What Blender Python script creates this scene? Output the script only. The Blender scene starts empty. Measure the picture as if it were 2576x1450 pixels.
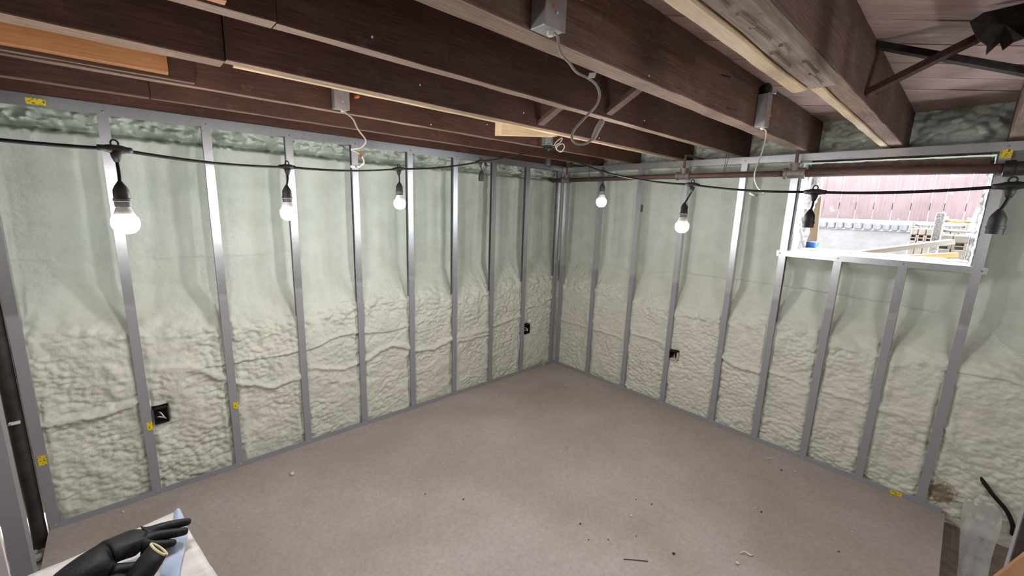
import bpy, math, random
import numpy as np
from mathutils import Vector, Matrix

random.seed(7)
S = bpy.context.scene
COL = S.collection

# ------------------------------------------------------------------ camera
def setup_camera():
    yaw, pitch, roll = math.radians(47.112), math.radians(10.966), math.radians(1.874)
    d = Vector((-math.sin(yaw)*math.cos(pitch), math.cos(yaw)*math.cos(pitch), -math.sin(pitch)))
    r = d.cross(Vector((0, 0, 1))).normalized(); u = r.cross(d)
    r2 = r*math.cos(roll) + u*math.sin(roll); u2 = -r*math.sin(roll) + u*math.cos(roll)
    cam = bpy.data.cameras.new('camera'); o = bpy.data.objects.new('camera', cam); COL.objects.link(o)
    m = Matrix((r2, u2, -d)).transposed().to_4x4(); m.translation = Vector((2.8695, -3.3154, 1.6646))
    o.matrix_world = m
    cam.sensor_width = 36; cam.lens = 1050.4/2576*36; cam.clip_start = .02
    S.camera = o
setup_camera()

# ------------------------------------------------------------------ world, exposure
W = bpy.data.worlds.new('sky'); S.world = W; W.use_nodes = True
bg = W.node_tree.nodes['Background']
bg.inputs[0].default_value = (0.86, 0.93, 1.0, 1); bg.inputs[1].default_value = 34.0
S.view_settings.view_transform = 'Standard'; S.view_settings.look = 'None'
S.view_settings.gamma = 1; S.view_settings.use_curve_mapping = False
S.view_settings.exposure = 0.55
BULB = 335.0          # emission strength of the lit bulbs
def window_portal():
    l = bpy.data.lights.new('window_portal', 'AREA'); l.shape = 'RECTANGLE'; l.size = .86; l.size_y = .58; l.cycles.is_portal = True
    o = bpy.data.objects.new('window_portal', l); COL.objects.link(o); o.location = (2.475, .37, 1.71); o.rotation_euler = (math.radians(-90), 0, 0)
window_portal()

# ------------------------------------------------------------------ materials
MAT = {}
def nodes_of(name):
    m = bpy.data.materials.new(name); m.use_nodes = True; MAT[name] = m
    nt = m.node_tree; return m, nt, nt.nodes['Principled BSDF']
def ramp_noise(nt, scale, cols, detail=5, stretch=None, rough=.55, lo=.35, hi=.65, coord='Object'):
    tc = nt.nodes.new('ShaderNodeTexCoord'); mp = nt.nodes.new('ShaderNodeMapping')
    if stretch: mp.inputs['Scale'].default_value = stretch
    nz = nt.nodes.new('ShaderNodeTexNoise'); nz.inputs['Scale'].default_value = scale
    nz.inputs['Detail'].default_value = detail; nz.inputs['Roughness'].default_value = rough
    cr = nt.nodes.new('ShaderNodeValToRGB'); cr.color_ramp.elements[0].position = lo; cr.color_ramp.elements[1].position = hi
    cr.color_ramp.elements[0].color = (*cols[0], 1); cr.color_ramp.elements[1].color = (*cols[1], 1)
    nt.links.new(tc.outputs[coord], mp.inputs[0]); nt.links.new(mp.outputs[0], nz.inputs['Vector'])
    nt.links.new(nz.outputs[0], cr.inputs[0]); return nz, cr, mp
def mix(nt, a, b, fac, mode='MIX'):
    n = nt.nodes.new('ShaderNodeMix'); n.data_type = 'RGBA'; n.blend_type = mode
    if isinstance(fac, float): n.inputs[0].default_value = fac
    else: nt.links.new(fac, n.inputs[0])
    nt.links.new(a, n.inputs[6])
    if isinstance(b, tuple): n.inputs[7].default_value = (*b, 1)
    else: nt.links.new(b, n.inputs[7])
    return n.outputs[2]
def bump(nt, p, src, strength=.3, dist=.01):
    b = nt.nodes.new('ShaderNodeBump'); b.inputs['Strength'].default_value = strength; b.inputs['Distance'].default_value = dist
    nt.links.new(src, b.inputs['Height']); nt.links.new(b.outputs[0], p.inputs['Normal'])
def plain(name, col, rough=.5, metal=0, col2=None, scale=20, bumpk=0, stretch=None, spec=None):
    m, nt, p = nodes_of(name)
    p.inputs['Roughness'].default_value = rough; p.inputs['Metallic'].default_value = metal
    if spec is not None: p.inputs['Specular IOR Level'].default_value = spec
    nz, cr, _ = ramp_noise(nt, scale, (col, col2 or tuple(c*.85 for c in col)), stretch=stretch)
    nt.links.new(cr.outputs[0], p.inputs['Base Color'])
    if bumpk: bump(nt, p, nz.outputs[0], bumpk)
    return m
def wood(name, c1, c2, stretch, c3=None, rough=.75, bumpk=.35, scale=9):
    m, nt, p = nodes_of(name); p.inputs['Roughness'].default_value = rough; p.inputs['Specular IOR Level'].default_value = .25
    nz, cr, _ = ramp_noise(nt, scale, (c1, c2), detail=8, stretch=stretch, rough=.65)
    n2, cr2, _ = ramp_noise(nt, 2.2, ((.55, .5, .5), (1.25, 1.2, 1.2)), detail=4, lo=.3, hi=.7)
    c = mix(nt, cr.outputs[0], cr2.outputs[0], .8, 'MULTIPLY')
    if c3:
        n3, cr3, _ = ramp_noise(nt, 14, ((0, 0, 0), (1, 1, 1)), detail=6, lo=.64, hi=.80)
        c = mix(nt, c, c3, cr3.outputs[0])
    nt.links.new(c, p.inputs['Base Color'])
    # saw marks across the grain
    n4, _, _ = ramp_noise(nt, 5, ((0,)*3, (1,)*3), detail=6, stretch=(3, 22, 3))
    ad = nt.nodes.new('ShaderNodeMath'); ad.operation = 'ADD'; nt.links.new(nz.outputs[0], ad.inputs[0]); nt.links.new(n4.outputs[0], ad.inputs[1])
    bump(nt, p, ad.outputs[0], bumpk, .006)
    return m

def make_materials():
    # spray foam: pale mint green with creamy drift
    m, nt, p = nodes_of('foam'); p.inputs['Roughness'].default_value = .55; p.inputs['Specular IOR Level'].default_value = .35
    nz, cr, _ = ramp_noise(nt, 1.6, ((.545, .605, .55), (.61, .655, .605)), detail=6, lo=.35, hi=.65)
    n2, cr2, _ = ramp_noise(nt, 9, ((.88, .88, .84), (1.03, 1.03, 1.0)), detail=8, lo=.3, hi=.6)
    # colour turns creamier towards the bottom
    tc = nt.nodes.new('ShaderNodeTexCoord'); sx = nt.nodes.new('ShaderNodeSeparateXYZ'); nt.links.new(tc.outputs['Object'], sx.inputs[0])
    ad = nt.nodes.new('ShaderNodeMath'); ad.operation = 'MULTIPLY_ADD'; nt.links.new(nz.outputs[0], ad.inputs[0]); ad.inputs[1].default_value = .9; nt.links.new(sx.outputs[2], ad.inputs[2])
    mr = nt.nodes.new('ShaderNodeMapRange'); mr.inputs[1].default_value = 1.15; mr.inputs[2].default_value = 1.75; mr.inputs[3].default_value = 1; mr.inputs[4].default_value = 0
    nt.links.new(ad.outputs[0], mr.inputs[0])
    c = mix(nt, cr.outputs[0], (.60, .595, .53), mr.outputs[0])
    c = mix(nt, c, cr2.outputs[0], .75, 'MULTIPLY')
    # rusty stain low beside the far window jamb
    ds = nt.nodes.new('ShaderNodeVectorMath'); ds.operation = 'DISTANCE'; ds.inputs[1].default_value = (3.0, .03, .11); nt.links.new(tc.outputs['Object'], ds.inputs[0])
    n9, _, _ = ramp_noise(nt, 45, ((0,)*3, (1,)*3), detail=5)
    sb = nt.nodes.new('ShaderNodeMath'); sb.operation = 'MULTIPLY_ADD'; nt.links.new(n9.outputs[0], sb.inputs[0]); sb.inputs[1].default_value = -.16; nt.links.new(ds.outputs['Value'], sb.inputs[2])
    m9 = nt.nodes.new('ShaderNodeMapRange'); m9.inputs[1].default_value = -.035; m9.inputs[2].default_value = .0; m9.inputs[3].default_value = .85; m9.inputs[4].default_value = 0
    nt.links.new(sb.outputs[0], m9.inputs[0]); c = mix(nt, c, (.17, .115, .05), m9.outputs[0])
    nt.links.new(c, p.inputs['Base Color'])
    n3, _, _ = ramp_noise(nt, 75, ((0,)*3, (1,)*3), detail=6); bump(nt, p, n3.outputs[0], .55, .006)
    # dirty foam stain next to the slab edge
    plain('foam_stain', (.20, .15, .08), .9, 0, (.33, .32, .24), 40, .6)
    # galvanised sheet steel with spangle
    m, nt, p = nodes_of('galvanised')
    nz, cr, _ = ramp_noise(nt, 60, ((.52, .52, .55), (.58, .58, .61)), detail=3)
    # the lower run is dull with dust and overspray, the upper run still bright
    gm = nt.nodes.new('ShaderNodeNewGeometry'); sx = nt.nodes.new('ShaderNodeSeparateXYZ'); nt.links.new(gm.outputs['Position'], sx.inputs[0])
    n2, _, _ = ramp_noise(nt, 3, ((0,)*3, (1,)*3), detail=3)
    ad = nt.nodes.new('ShaderNodeMath'); ad.operation = 'MULTIPLY_ADD'; nt.links.new(n2.outputs[0], ad.inputs[0]); ad.inputs[1].default_value = .25; nt.links.new(sx.outputs[2], ad.inputs[2])
    mr = nt.nodes.new('ShaderNodeMapRange'); mr.inputs[1].default_value = 1.20; mr.inputs[2].default_value = 1.27; nt.links.new(ad.outputs[0], mr.inputs[0])
    mm = nt.nodes.new('ShaderNodeMapRange'); mm.inputs[3].default_value = .25; mm.inputs[4].default_value = .92; nt.links.new(mr.outputs[0], mm.inputs[0]); nt.links.new(mm.outputs[0], p.inputs['Metallic'])
    mrg = nt.nodes.new('ShaderNodeMapRange'); mrg.inputs[3].default_value = .45; mrg.inputs[4].default_value = .31; nt.links.new(mr.outputs[0], mrg.inputs[0]); nt.links.new(mrg.outputs[0], p.inputs['Roughness'])
    dull = nt.nodes.new('ShaderNodeRGB'); dull.outputs[0].default_value = (.315, .31, .335, 1)
    nt.links.new(mix(nt, dull.outputs[0], cr.outputs[0], mr.outputs[0]), p.inputs['Base Color'])
    plain('galv_dark_or_shade', (.06, .06, .065), .45, .6, (.10, .10, .11), 40)  # dark steel of nails and knockouts, and painted shade on one stud web
    plain('screw', (.55, .55, .58), .3, .9)
    # concrete slab
    m, nt, p = nodes_of('concrete'); p.inputs['Roughness'].default_value = .42; p.inputs['Specular IOR Level'].default_value = .45
    nz, cr, _ = ramp_noise(nt, 1.3, ((.335, .28, .25), (.43, .38, .355)), detail=9, rough=.6)
    n2, cr2, _ = ramp_noise(nt, 55, ((.82,)*3, (1.06,)*3), detail=6, lo=.3, hi=.65)
    c = mix(nt, cr.outputs[0], cr2.outputs[0], .7, 'MULTIPLY')
    n3, cr3, _ = ramp_noise(nt, 5, ((0,)*3, (1,)*3), detail=10, lo=.64, hi=.74, rough=.7)
    c = mix(nt, c, (.27, .225, .20), cr3.outputs[0])
    n4, cr4, _ = ramp_noise(nt, 170, ((0,)*3, (1,)*3), detail=2, lo=.70, hi=.74)
    c = mix(nt, c, (.5, .48, .44), cr4.outputs[0])
    nt.links.new(c, p.inputs['Base Color'])
    n5, cr5, _ = ramp_noise(nt, 3, ((.32,)*3, (.55,)*3), detail=6); nt.links.new(cr5.outputs[0], p.inputs['Roughness'])
    bump(nt, p, n2.outputs[0], .06, .004)
    plain('dirt', (.19, .145, .12), .95, 0, (.28, .23, .20), 14, .8)
    plain('plaster_back', (.25, .24, .23), .9, 0, (.30, .29, .28), 4)
    g = (22, .9, 22)
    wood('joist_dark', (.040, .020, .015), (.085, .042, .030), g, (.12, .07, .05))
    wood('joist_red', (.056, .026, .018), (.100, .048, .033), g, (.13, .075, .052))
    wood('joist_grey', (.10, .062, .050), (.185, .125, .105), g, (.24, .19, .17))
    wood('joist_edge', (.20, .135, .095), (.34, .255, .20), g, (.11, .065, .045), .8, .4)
    wood('joist_light', (.20, .145, .115), (.33, .26, .22), g, (.14, .09, .065))
    wood('pine_pale', (.56, .42, .25), (.70, .56, .37), g, None, .6, .15)
    wood('pine_orange', (.36, .165, .065), (.47, .235, .10), g, None, .55, .12)
    wood('subfloor', (.50, .37, .34), (.70, .56, .53), (.7, 18, 18), (.20, .12, .10), .8, .3)
    wood('rot_wood', (.28, .22, .18), (.44, .37, .32), g, (.07, .04, .025), .85, .8)
    plain('tar', (.018, .013, .012), .9, 0, (.05, .036, .032), 30, .9)
    plain('pipe', (.105, .058, .048), .5, .35, (.16, .095, .082), 30, .3, (1, 8, 8))
    plain('pipe_fitting', (.17, .14, .125), .55, .4, (.24, .21, .19), 30, .3)
    plain('pipe_black', (.02, .018, .018), .45, .3, (.045, .04, .04), 30, .3)
    plain('rubber', (.008, .008, .008), .7, 0, (.013, .013, .013), 40, 0, None, .25)
    plain('socket_black', (.010, .0095, .009), .6, 0, (.028, .026, .025), 60)
    plain('bulb_collar', (.75, .75, .75), .4)
    m, nt, p = nodes_of('bulb_glow'); p.inputs['Base Color'].default_value = (1, 1, 1, 1)
    p.inputs['Emission Color'].default_value = (1, .985, .955, 1); p.inputs['Emission Strength'].default_value = BULB
    plain('box_steel', (.30, .30, .31), .5, .55, (.38, .38, .39), 30)
    plain('cable_white', (.62, .58, .52), .5, 0, (.70, .67, .61), 20)
    plain('cable_grey', (.30, .29, .26), .55, 0, (.38, .37, .33), 20)
    plain('copper', (.55, .19, .05), .4, .6)
    plain('clamp_orange', (.65, .16, .03), .45)
    plain('black_plastic', (.012, .012, .013), .5)
    plain('lintel', (.055, .022, .019), .45, .1, (.10, .045, .038), 25, .5)
    plain('masonry', (.085, .072, .070), .9, 0, (.14, .123, .12), 30, .8)
    # yellow sticker with dark print
    m, nt, p = nodes_of('sticker'); p.inputs['Roughness'].default_value = .45
    nz, cr, _ = ramp_noise(nt, 130, ((.10, .08, .01), (.72, .56, .015)), detail=2, lo=.36, hi=.44)
    nt.links.new(cr.outputs[0], p.inputs['Base Color'])
    # outside
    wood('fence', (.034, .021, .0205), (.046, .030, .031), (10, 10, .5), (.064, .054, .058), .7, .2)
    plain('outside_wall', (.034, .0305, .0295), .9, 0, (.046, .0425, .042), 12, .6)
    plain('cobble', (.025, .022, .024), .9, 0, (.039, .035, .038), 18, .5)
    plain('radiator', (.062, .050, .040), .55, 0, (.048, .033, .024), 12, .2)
    plain('slot_dark', (.03, .015, .012), .8)
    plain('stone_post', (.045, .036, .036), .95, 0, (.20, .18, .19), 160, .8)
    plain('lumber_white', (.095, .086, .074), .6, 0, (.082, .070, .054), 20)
    wood('plank_tan', (.075, .046, .024), (.095, .060, .032), (14, 14, .8), None, .6, .15)
    plain('blue_plastic', (.015, .07, .36), .35, 0, (.02, .09, .42), 8)
    plain('white_bag', (.32, .32, .34), .4, 0, (.26, .26, .28), 10, .4)
    plain('gravel', (.50, .47, .45), .95, 0, (.60, .57, .55), 50, .8)
    # foreground
    m, nt, p = nodes_of('plastic_film'); p.inputs['Roughness'].default_value = .28
    nz, cr, _ = ramp_noise(nt, 7, ((.52, .49, .49), (.66, .63, .63)), detail=6, stretch=(3, .8, 1)); nt.links.new(cr.outputs[0], p.inputs['Base Color'])
    bump(nt, p, nz.outputs[0], .25, .01)
    m, nt, p = nodes_of('clear_plastic'); p.inputs['Roughness'].default_value = .25; p.inputs['Alpha'].default_value = .42
    nz, cr, _ = ramp_noise(nt, 12, ((.50, .49, .48), (.66, .66, .66)), detail=6); nt.links.new(cr.outputs[0], p.inputs['Base Color'])
    bump(nt, p, nz.outputs[0], .4, .01)
    plain('plastic_blue', (.30, .38, .54), .35, 0, (.42, .48, .60), 15, .2)
    plain('glove', (.006, .006, .007), .55, 0, (.012, .012, .014), 60, .25, None, .3)
    plain('glove_hem', (.50, .45, .26), .8, 0, (.60, .55, .35), 80, .3)
    plain('cardboard', (.42, .22, .11), .8, 0, (.48, .26, .14), 20)
    plain('drywall', (.66, .61, .61), .8, 0, (.70, .66, .66), 6)
    plain('crumb_pale', (.66, .66, .56), .8); plain('crumb_dark', (.05, .04, .035), .9)
    plain('rubble', (.36, .35, .32), .95, 0, (.46, .45, .41), 20, .7)
    plain('column', (.030, .024, .024), .5, .3, (.055, .045, .045), 20, .2)
make_materials()

# ------------------------------------------------------------------ mesh helpers
class MB:
    def __init__(s): s.v = []; s.f = []
    def add(s, vs, fs):
        n = len(s.v); s.v += [tuple(v) for v in vs]; s.f += [tuple(i+n for i in f) for f in fs]; return s
    def box(s, x0, x1, y0, y1, z0, z1):
        v = [(x, y, z) for z in (z0, z1) for y in (y0, y1) for x in (x0, x1)]
        return s.add(v, [(0, 2, 3, 1), (4, 5, 7, 6), (0, 1, 5, 4), (2, 6, 7, 3), (0, 4, 6, 2), (1, 3, 7, 5)])
    def bar(s, a, b, w, h, up=(0, 0, 1)):
        a, b = Vector(a), Vector(b); d = (b-a).normalized(); sx = d.cross(Vector(up)).normalized()*(w/2); sz = sx.cross(d).normalized()*(h/2)
        v = [p+i*sx+j*sz for p in (a, b) for j in (-1, 1) for i in (-1, 1)]
        return s.add(v, [(0, 1, 3, 2), (4, 6, 7, 5), (0, 4, 5, 1), (2, 3, 7, 6), (0, 2, 6, 4), (1, 5, 7, 3)])
    def cbox(s, x0, x1, y0, y1, z0, z1, c):
        """box with chamfered edges"""
        vs = []; idx = {}
        lo = (x0, y0, z0); hi = (x1, y1, z1)
        for sx in (0, 1):
            for sy in (0, 1):
                for sz in (0, 1):
                    base = [hi[i] if k else lo[i] for i, k in enumerate((sx, sy, sz))]
                    for ax in range(3):
                        p = list(base)
                        for i, k in enumerate((sx, sy, sz)):
                            if i != ax: p[i] += -c if k else c
                        idx[(sx, sy, sz, ax)] = len(vs); vs.append(p)
        fs = []
        q = [(0, 0), (1, 0), (1, 1), (0, 1)]
        for ax in range(3):
            o = [i for i in range(3) if i != ax]
            for k in (0, 1):
                f = []
                for a, b in q:
                    t = [0, 0, 0]; t[ax] = k; t[o[0]] = a; t[o[1]] = b; f.append(idx[(*t, ax)])
                fs.append(f)
        for ax in range(3):
            o = [i for i in range(3) if i != ax]
            for a in (0, 1):
                for b in (0, 1):
                    t0 = [0, 0, 0]; t0[o[0]] = a; t0[o[1]] = b; t1 = list(t0); t1[ax] = 1
                    fs.append([idx[(*t0, o[0])], idx[(*t0, o[1])], idx[(*t1, o[1])], idx[(*t1, o[0])]])
        for a in (0, 1):
            for b in (0, 1):
                for cc in (0, 1): fs.append([idx[(a, b, cc, i)] for i in range(3)])
        return s.add(vs, fs)
    def tube(s, pts, r, n=8, cap=True):
        pts = [Vector(p) for p in pts]; rs = r if isinstance(r, (list, tuple)) else [r]*len(pts)
        up = None; rings = []
        for i, p in enumerate(pts):
            t = (pts[min(i+1, len(pts)-1)]-pts[max(i-1, 0)]).normalized()
            if up is None:
                up = Vector((0, 0, 1)) if abs(t.z) < .9 else Vector((1, 0, 0))
            a = t.cross(up).normalized(); b = a.cross(t).normalized(); up = b
            rings.append([p+(a*math.cos(2*math.pi*k/n)+b*math.sin(2*math.pi*k/n))*rs[i] for k in range(n)])
        v = [q for ring in rings for q in ring]; f = []
        for i in range(len(rings)-1):
            for k in range(n):
                f.append((i*n+k, i*n+(k+1) % n, (i+1)*n+(k+1) % n, (i+1)*n+k))
        if cap: f.append(tuple(range(n))[::-1]); f.append(tuple((len(rings)-1)*n+k for k in range(n)))
        return s.add(v, f)
    def lathe(s, prof, c, n=16, axis=(0, 0, 1)):
        """prof: list of (radius, height along axis)"""
        ax = Vector(axis).normalized(); c = Vector(c)
        a = ax.cross(Vector((1, 0, 0)) if abs(ax.x) < .9 else Vector((0, 1, 0))).normalized(); b = ax.cross(a)
        v = []; f = []
        for r, h in prof:
            for k in range(n):
                t = 2*math.pi*k/n; v.append(c+ax*h+(a*math.cos(t)+b*math.sin(t))*max(r, 1e-5))
        for i in range(len(prof)-1):
            for k in range(n): f.append((i*n+k, i*n+(k+1) % n, (i+1)*n+(k+1) % n, (i+1)*n+k))
        f.append(tuple(range(n))[::-1]); f.append(tuple((len(prof)-1)*n+k for k in range(n)))
        return s.add(v, f)
    def build(s, name, mat, parent=None, smooth=False, angle=None):
        co = np.array(s.v, float)
        if parent is not None: org = np.array(world_loc(parent))
        else:
            mn, mx = co.min(0), co.max(0); org = np.array([(mn[0]+mx[0])/2, (mn[1]+mx[1])/2, mn[2]])
        me = bpy.data.meshes.new(name); me.from_pydata([tuple(p) for p in (co-org)], [], s.f)
        me.materials.append(MAT[mat]); me.update()
        import bmesh
        bm = bmesh.new(); bm.from_mesh(me); bmesh.ops.recalc_face_normals(bm, faces=bm.faces); bm.to_mesh(me); bm.free()
        if smooth:
            me.polygons.foreach_set('use_smooth', [True]*len(me.polygons))
            if angle: me.set_sharp_from_angle(angle=math.radians(angle))
        o = bpy.data.objects.new(name, me); COL.objects.link(o)
        if parent is None: o.location = org
        else: o.parent = parent
        return o
def world_loc(o):
    p = Vector((0, 0, 0))
    while o is not None: p += o.location; o = o.parent
    return p
def tag(o, label, cat, group=None, kind=None):
    o['label'] = label; o['category'] = cat
    if group: o['group'] = group
    if kind: o['kind'] = kind
    return o
def thing(name, loc, label, cat, group=None):
    o = bpy.data.objects.new(name, None); COL.objects.link(o); o.location = loc; o.empty_display_size = .05
    return tag(o, label, cat, group)
def struct(o, label=None):
    o['kind'] = 'structure'
    if label: o['label'] = label
    return o
def smooth_path(pts, n=6):
    """Catmull-Rom through pts"""
    P = [Vector(p) for p in pts]; P = [P[0]*2-P[1]]+P+[P[-1]*2-P[-2]]; out = []
    for i in range(1, len(P)-2):
        for k in range(n):
            t = k/n; a, b, c, d = P[i-1:i+3]
            out.append(.5*((2*b)+(c-a)*t+(2*a-5*b+4*c-d)*t*t+(3*b-a-3*c+d)*t**3))
    out.append(P[-2]); return out
def sag(a, b, s, n=14):
    a, b = Vector(a), Vector(b); return [a.lerp(b, t/n)-Vector((0, 0, s*4*(t/n)*(1-t/n))) for t in range(n+1)]

# ------------------------------------------------------------------ noise for foam
_rng = np.random.RandomState(11)
TAB = _rng.rand(256, 256)
def vn(x, y, sd=0):
    x = np.asarray(x)+sd*17.3; y = np.asarray(y)+sd*9.7
    xi = np.floor(x).astype(int); yi = np.floor(y).astype(int); fx = x-xi; fy = y-yi
    u = fx*fx*fx*(fx*(fx*6-15)+10); v = fy*fy*fy*(fy*(fy*6-15)+10)
    g = lambda i, j: TAB[(xi+i) % 256, (yi+j) % 256]
    return (g(0, 0)*(1-u)+g(1, 0)*u)*(1-v)+(g(0, 1)*(1-u)+g(1, 1)*u)*v-.5
def fbm(x, y, o=4, sd=0):
    r = 0; a = 1
    for i in range(o): r = r+a*vn(x*2**i, y*2**i, sd+i); a *= .5
    return r
def worley(x, y, sd=0):
    x = np.asarray(x)+sd*13.1; y = np.asarray(y)+sd*7.7
    xi = np.floor(x).astype(int); yi = np.floor(y).astype(int); best = np.full(x.shape, 9.)
    for i in (-1, 0, 1):
        for j in (-1, 0, 1):
            a = TAB[(xi+i) % 256, (yi+j+57) % 256]; b = TAB[(xi+i+101) % 256, (yi+j) % 256]
            dd = (xi+i+a-x)**2+(yi+j+b-y)**2; best = np.minimum(best, dd)
    return np.sqrt(best)
def sstep(a, b, x):
    t = np.clip((x-a)/(b-a), 0, 1); return t*t*(3-2*t)
def seg_dist(s, z, pts):
    best = np.full(s.shape, 9.)
    for (ax, az), (bx, bz) in zip(pts[:-1], pts[1:]):
        dx, dz = bx-ax, bz-az; t = np.clip(((s-ax)*dx+(z-az)*dz)/(dx*dx+dz*dz), 0, 1)
        best = np.minimum(best, np.hypot(s-ax-t*dx, z-az-t*dz))
    return best
def grid_obj(name, P, mat, keep=None):
    n, m, _ = P.shape
    idx = np.arange(n*m).reshape(n, m)
    q = np.stack([idx[:-1, :-1], idx[1:, :-1], idx[1:, 1:], idx[:-1, 1:]], -1).reshape(-1, 4)
    if keep is not None: q = q[keep.reshape(-1)]
    me = bpy.data.meshes.new(name); me.vertices.add(n*m); me.vertices.foreach_set('co', P.reshape(-1).astype(np.float32))
    me.loops.add(q.size); me.loops.foreach_set('vertex_index', q.reshape(-1).astype(np.int32))
    me.polygons.add(len(q)); me.polygons.foreach_set('loop_start', (np.arange(len(q))*4).astype(np.int32))
    me.polygons.foreach_set('use_smooth', np.ones(len(q), bool))
    me.update(calc_edges=True); me.validate(); me.materials.append(MAT[mat])
    o = bpy.data.objects.new(name, me); COL.objects.link(o); return o

LEFT_Y = [-3.734, -3.337, -2.936, -2.528, -2.126, -1.713, -1.306, -.894, -.483]      # studs on the long wall (x = 0)
RIGHT_X = [.459, .875, 1.278, 1.701, 2.022, 2.331, 2.638, 2.928]                      # studs on the window wall (y = 0)
JB = 2.085      # underside of joists
SF = 2.300      # underside of subfloor

def foam_common(s, z, sd, studs, zr, cables, laps):
    up = .35*sstep(-.13, .15, z-zr)+.65*np.clip((z-zr+.12)/.26, 0, 1)   # 1 in the hollow upper field
    rec = .022+.160*up
    # long vertical runs in the upper field, general waviness
    rec += up*(.018*vn(s*9, z*1.1, sd+3)+.010*vn(s*23, z*1.6, sd+4))
    rec += .014*fbm(s*3.1, z*3.4, 3, sd+5)
    # cauliflower lumps in the lower field, orange peel above
    mask = sstep(-.25, .25, fbm(s*2.3, z*2.6, 3, sd+8))
    w1 = worley(s*29+.6*vn(s*14, z*14, sd), z*38+.6*vn(s*12, z*15, sd+1), sd+2)
    w2 = worley(s*52, z*70, sd+6)
    lump = (1-up)*(.35+.65*mask)
    rec += lump*(.017*np.minimum(w1, 1)**1.4+.006*np.minimum(w2, 1))+up*(.0028*np.minimum(w1, 1)+.0012*np.minimum(w2, 1))
    rec += (1-up)*.011*fbm(s*15, z*19, 4, sd+9)
    # a rough belt where the two passes meet
    belt = np.exp(-((z-zr+.10)/.07)**2)
    rec += belt*(.026*worley(s*15, z*22, sd+12)-.014)
    # foam creeps to the stud faces in the lower field
    for st in studs:
        dd = np.abs(s-st); rec -= (1-up)*.012*np.exp(-((dd-.045)/.022)**2)*(.6+.8*vn(s*3, z*9, sd+15))
        rec += .010*np.exp(-((dd-.026)/.007)**2)*(1-up)*(vn(s*2, z*6, sd+16) > .02)
    for pts, amp, rad in cables:
        wob = .008*vn(s*30, z*3, sd+17)
        rec -= amp*np.exp(-(seg_dist(s, z+wob, pts)/rad)**2)
    for fz, amp, on in laps:
        zl = fz(s)+.010*fbm(s*14, s*0, 3, sd+19); h = z-zl
        rec -= amp*on(s)*np.where(h > 0, np.exp(-h/.05), 0)*np.clip(h/.008, 0, 1)
    return rec

def build_foam_left():
    res = .0065
    s = np.arange(-4.9, .45, res); z = np.arange(-.02, 2.31, res)
    Sg, Z = np.meshgrid(s, z, indexing='ij')
    zr = 1.01+.10*vn(Sg*2.4, Sg*0, 3)+.10*np.exp(-((Sg+3.75)/.25)**2)
    cables = [([(-3.72, .558), (-3.515, .535), (-3.35, .575)], .028, .017), ([(-3.26, .73), (-3.12, .70), (-2.94, .575)], .024, .020),
              ([(-2.92, .55), (-2.71, .47), (-2.54, .505)], .024, .016), ([(-2.49, .55), (-2.27, .48), (-2.14, .50)], .014, .014),
              ([(-2.11, .50), (-1.99, .56), (-1.886, .585), (-1.72, .53)], .030, .018), ([(-1.70, .50), (-1.5, .47), (-1.32, .53)], .026, .018),
              ([(-1.29, .53), (-.91, .53)], .022, .020), ([(-1.29, .49), (-.91, .49)], .018, .013), ([(-.87, .56), (-.5, .60)], .020, .014)]
    laps = [(lambda q: 1.33+.05*vn(q*2.2, q*0, 31), .007, lambda q: 1.*(vn(q*2.7, q*0, 34) > -.15)),
            (lambda q: .70+.07*vn(q*3.1, q*0, 33), .022, lambda q: sstep(-.2, .1, vn(q*2.9, q*0, 35))),
            (lambda q: 1.66+.04*vn(q*2.6, q*0, 36), .004, lambda q: sstep(-.2, .1, vn(q*2.1, q*0, 37)))]
    rec = foam_common(Sg, Z, 1, LEFT_Y, zr, cables, laps)
    # messy blobs round the outlet box bay
    rec -= .028*np.exp(-((Sg+3.43)/.05)**2-((Z-.70)/.10)**2)*(.4+1.2*worley(Sg*22, Z*18, 41))
    rec -= .026*np.exp(-((Sg+3.20)/.07)**2-((Z-.62)/.10)**2)*(.4+1.2*worley(Sg*26, Z*22, 43))
    # foundation ledge near the top: groove, then big lumps set back
    top = sstep(1.938, 1.958, Z+.008*vn(Sg*9, Z*0, 51))
    rec -= sstep(1.80, 1.93, Z)*(1-top)*.018
    rec += top*(-.03+.05*fbm(Sg*9, Z*11, 3, 52)+.085*worley(Sg*21, Z*26, 53)**1.3+.02*worley(Sg*40, Z*46, 54))+.11*np.exp(-((Z-1.970)/.013)**2)
    # beyond the last stud the wall steps back
    rec += .20*sstep(-3.757, -3.785, Sg)
    rec = np.where(Z > 2.06, np.maximum(rec, .085), rec)
    hole = (Sg > -3.312) & (Sg < -3.238) & (Z > .41) & (Z < .515) | (Sg > -.462) & (Sg < -.37) & (Z > .40) & (Z < .512)
    rec = np.where(hole, np.maximum(rec, .075), rec)
    rec = np.maximum(rec, .004)
    P = np.stack([-rec, Sg, Z], -1)
    o = grid_obj('wall_left', P, 'foam'); return struct(o, 'spray foam insulation covering the long basement wall')
build_foam_left()

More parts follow.
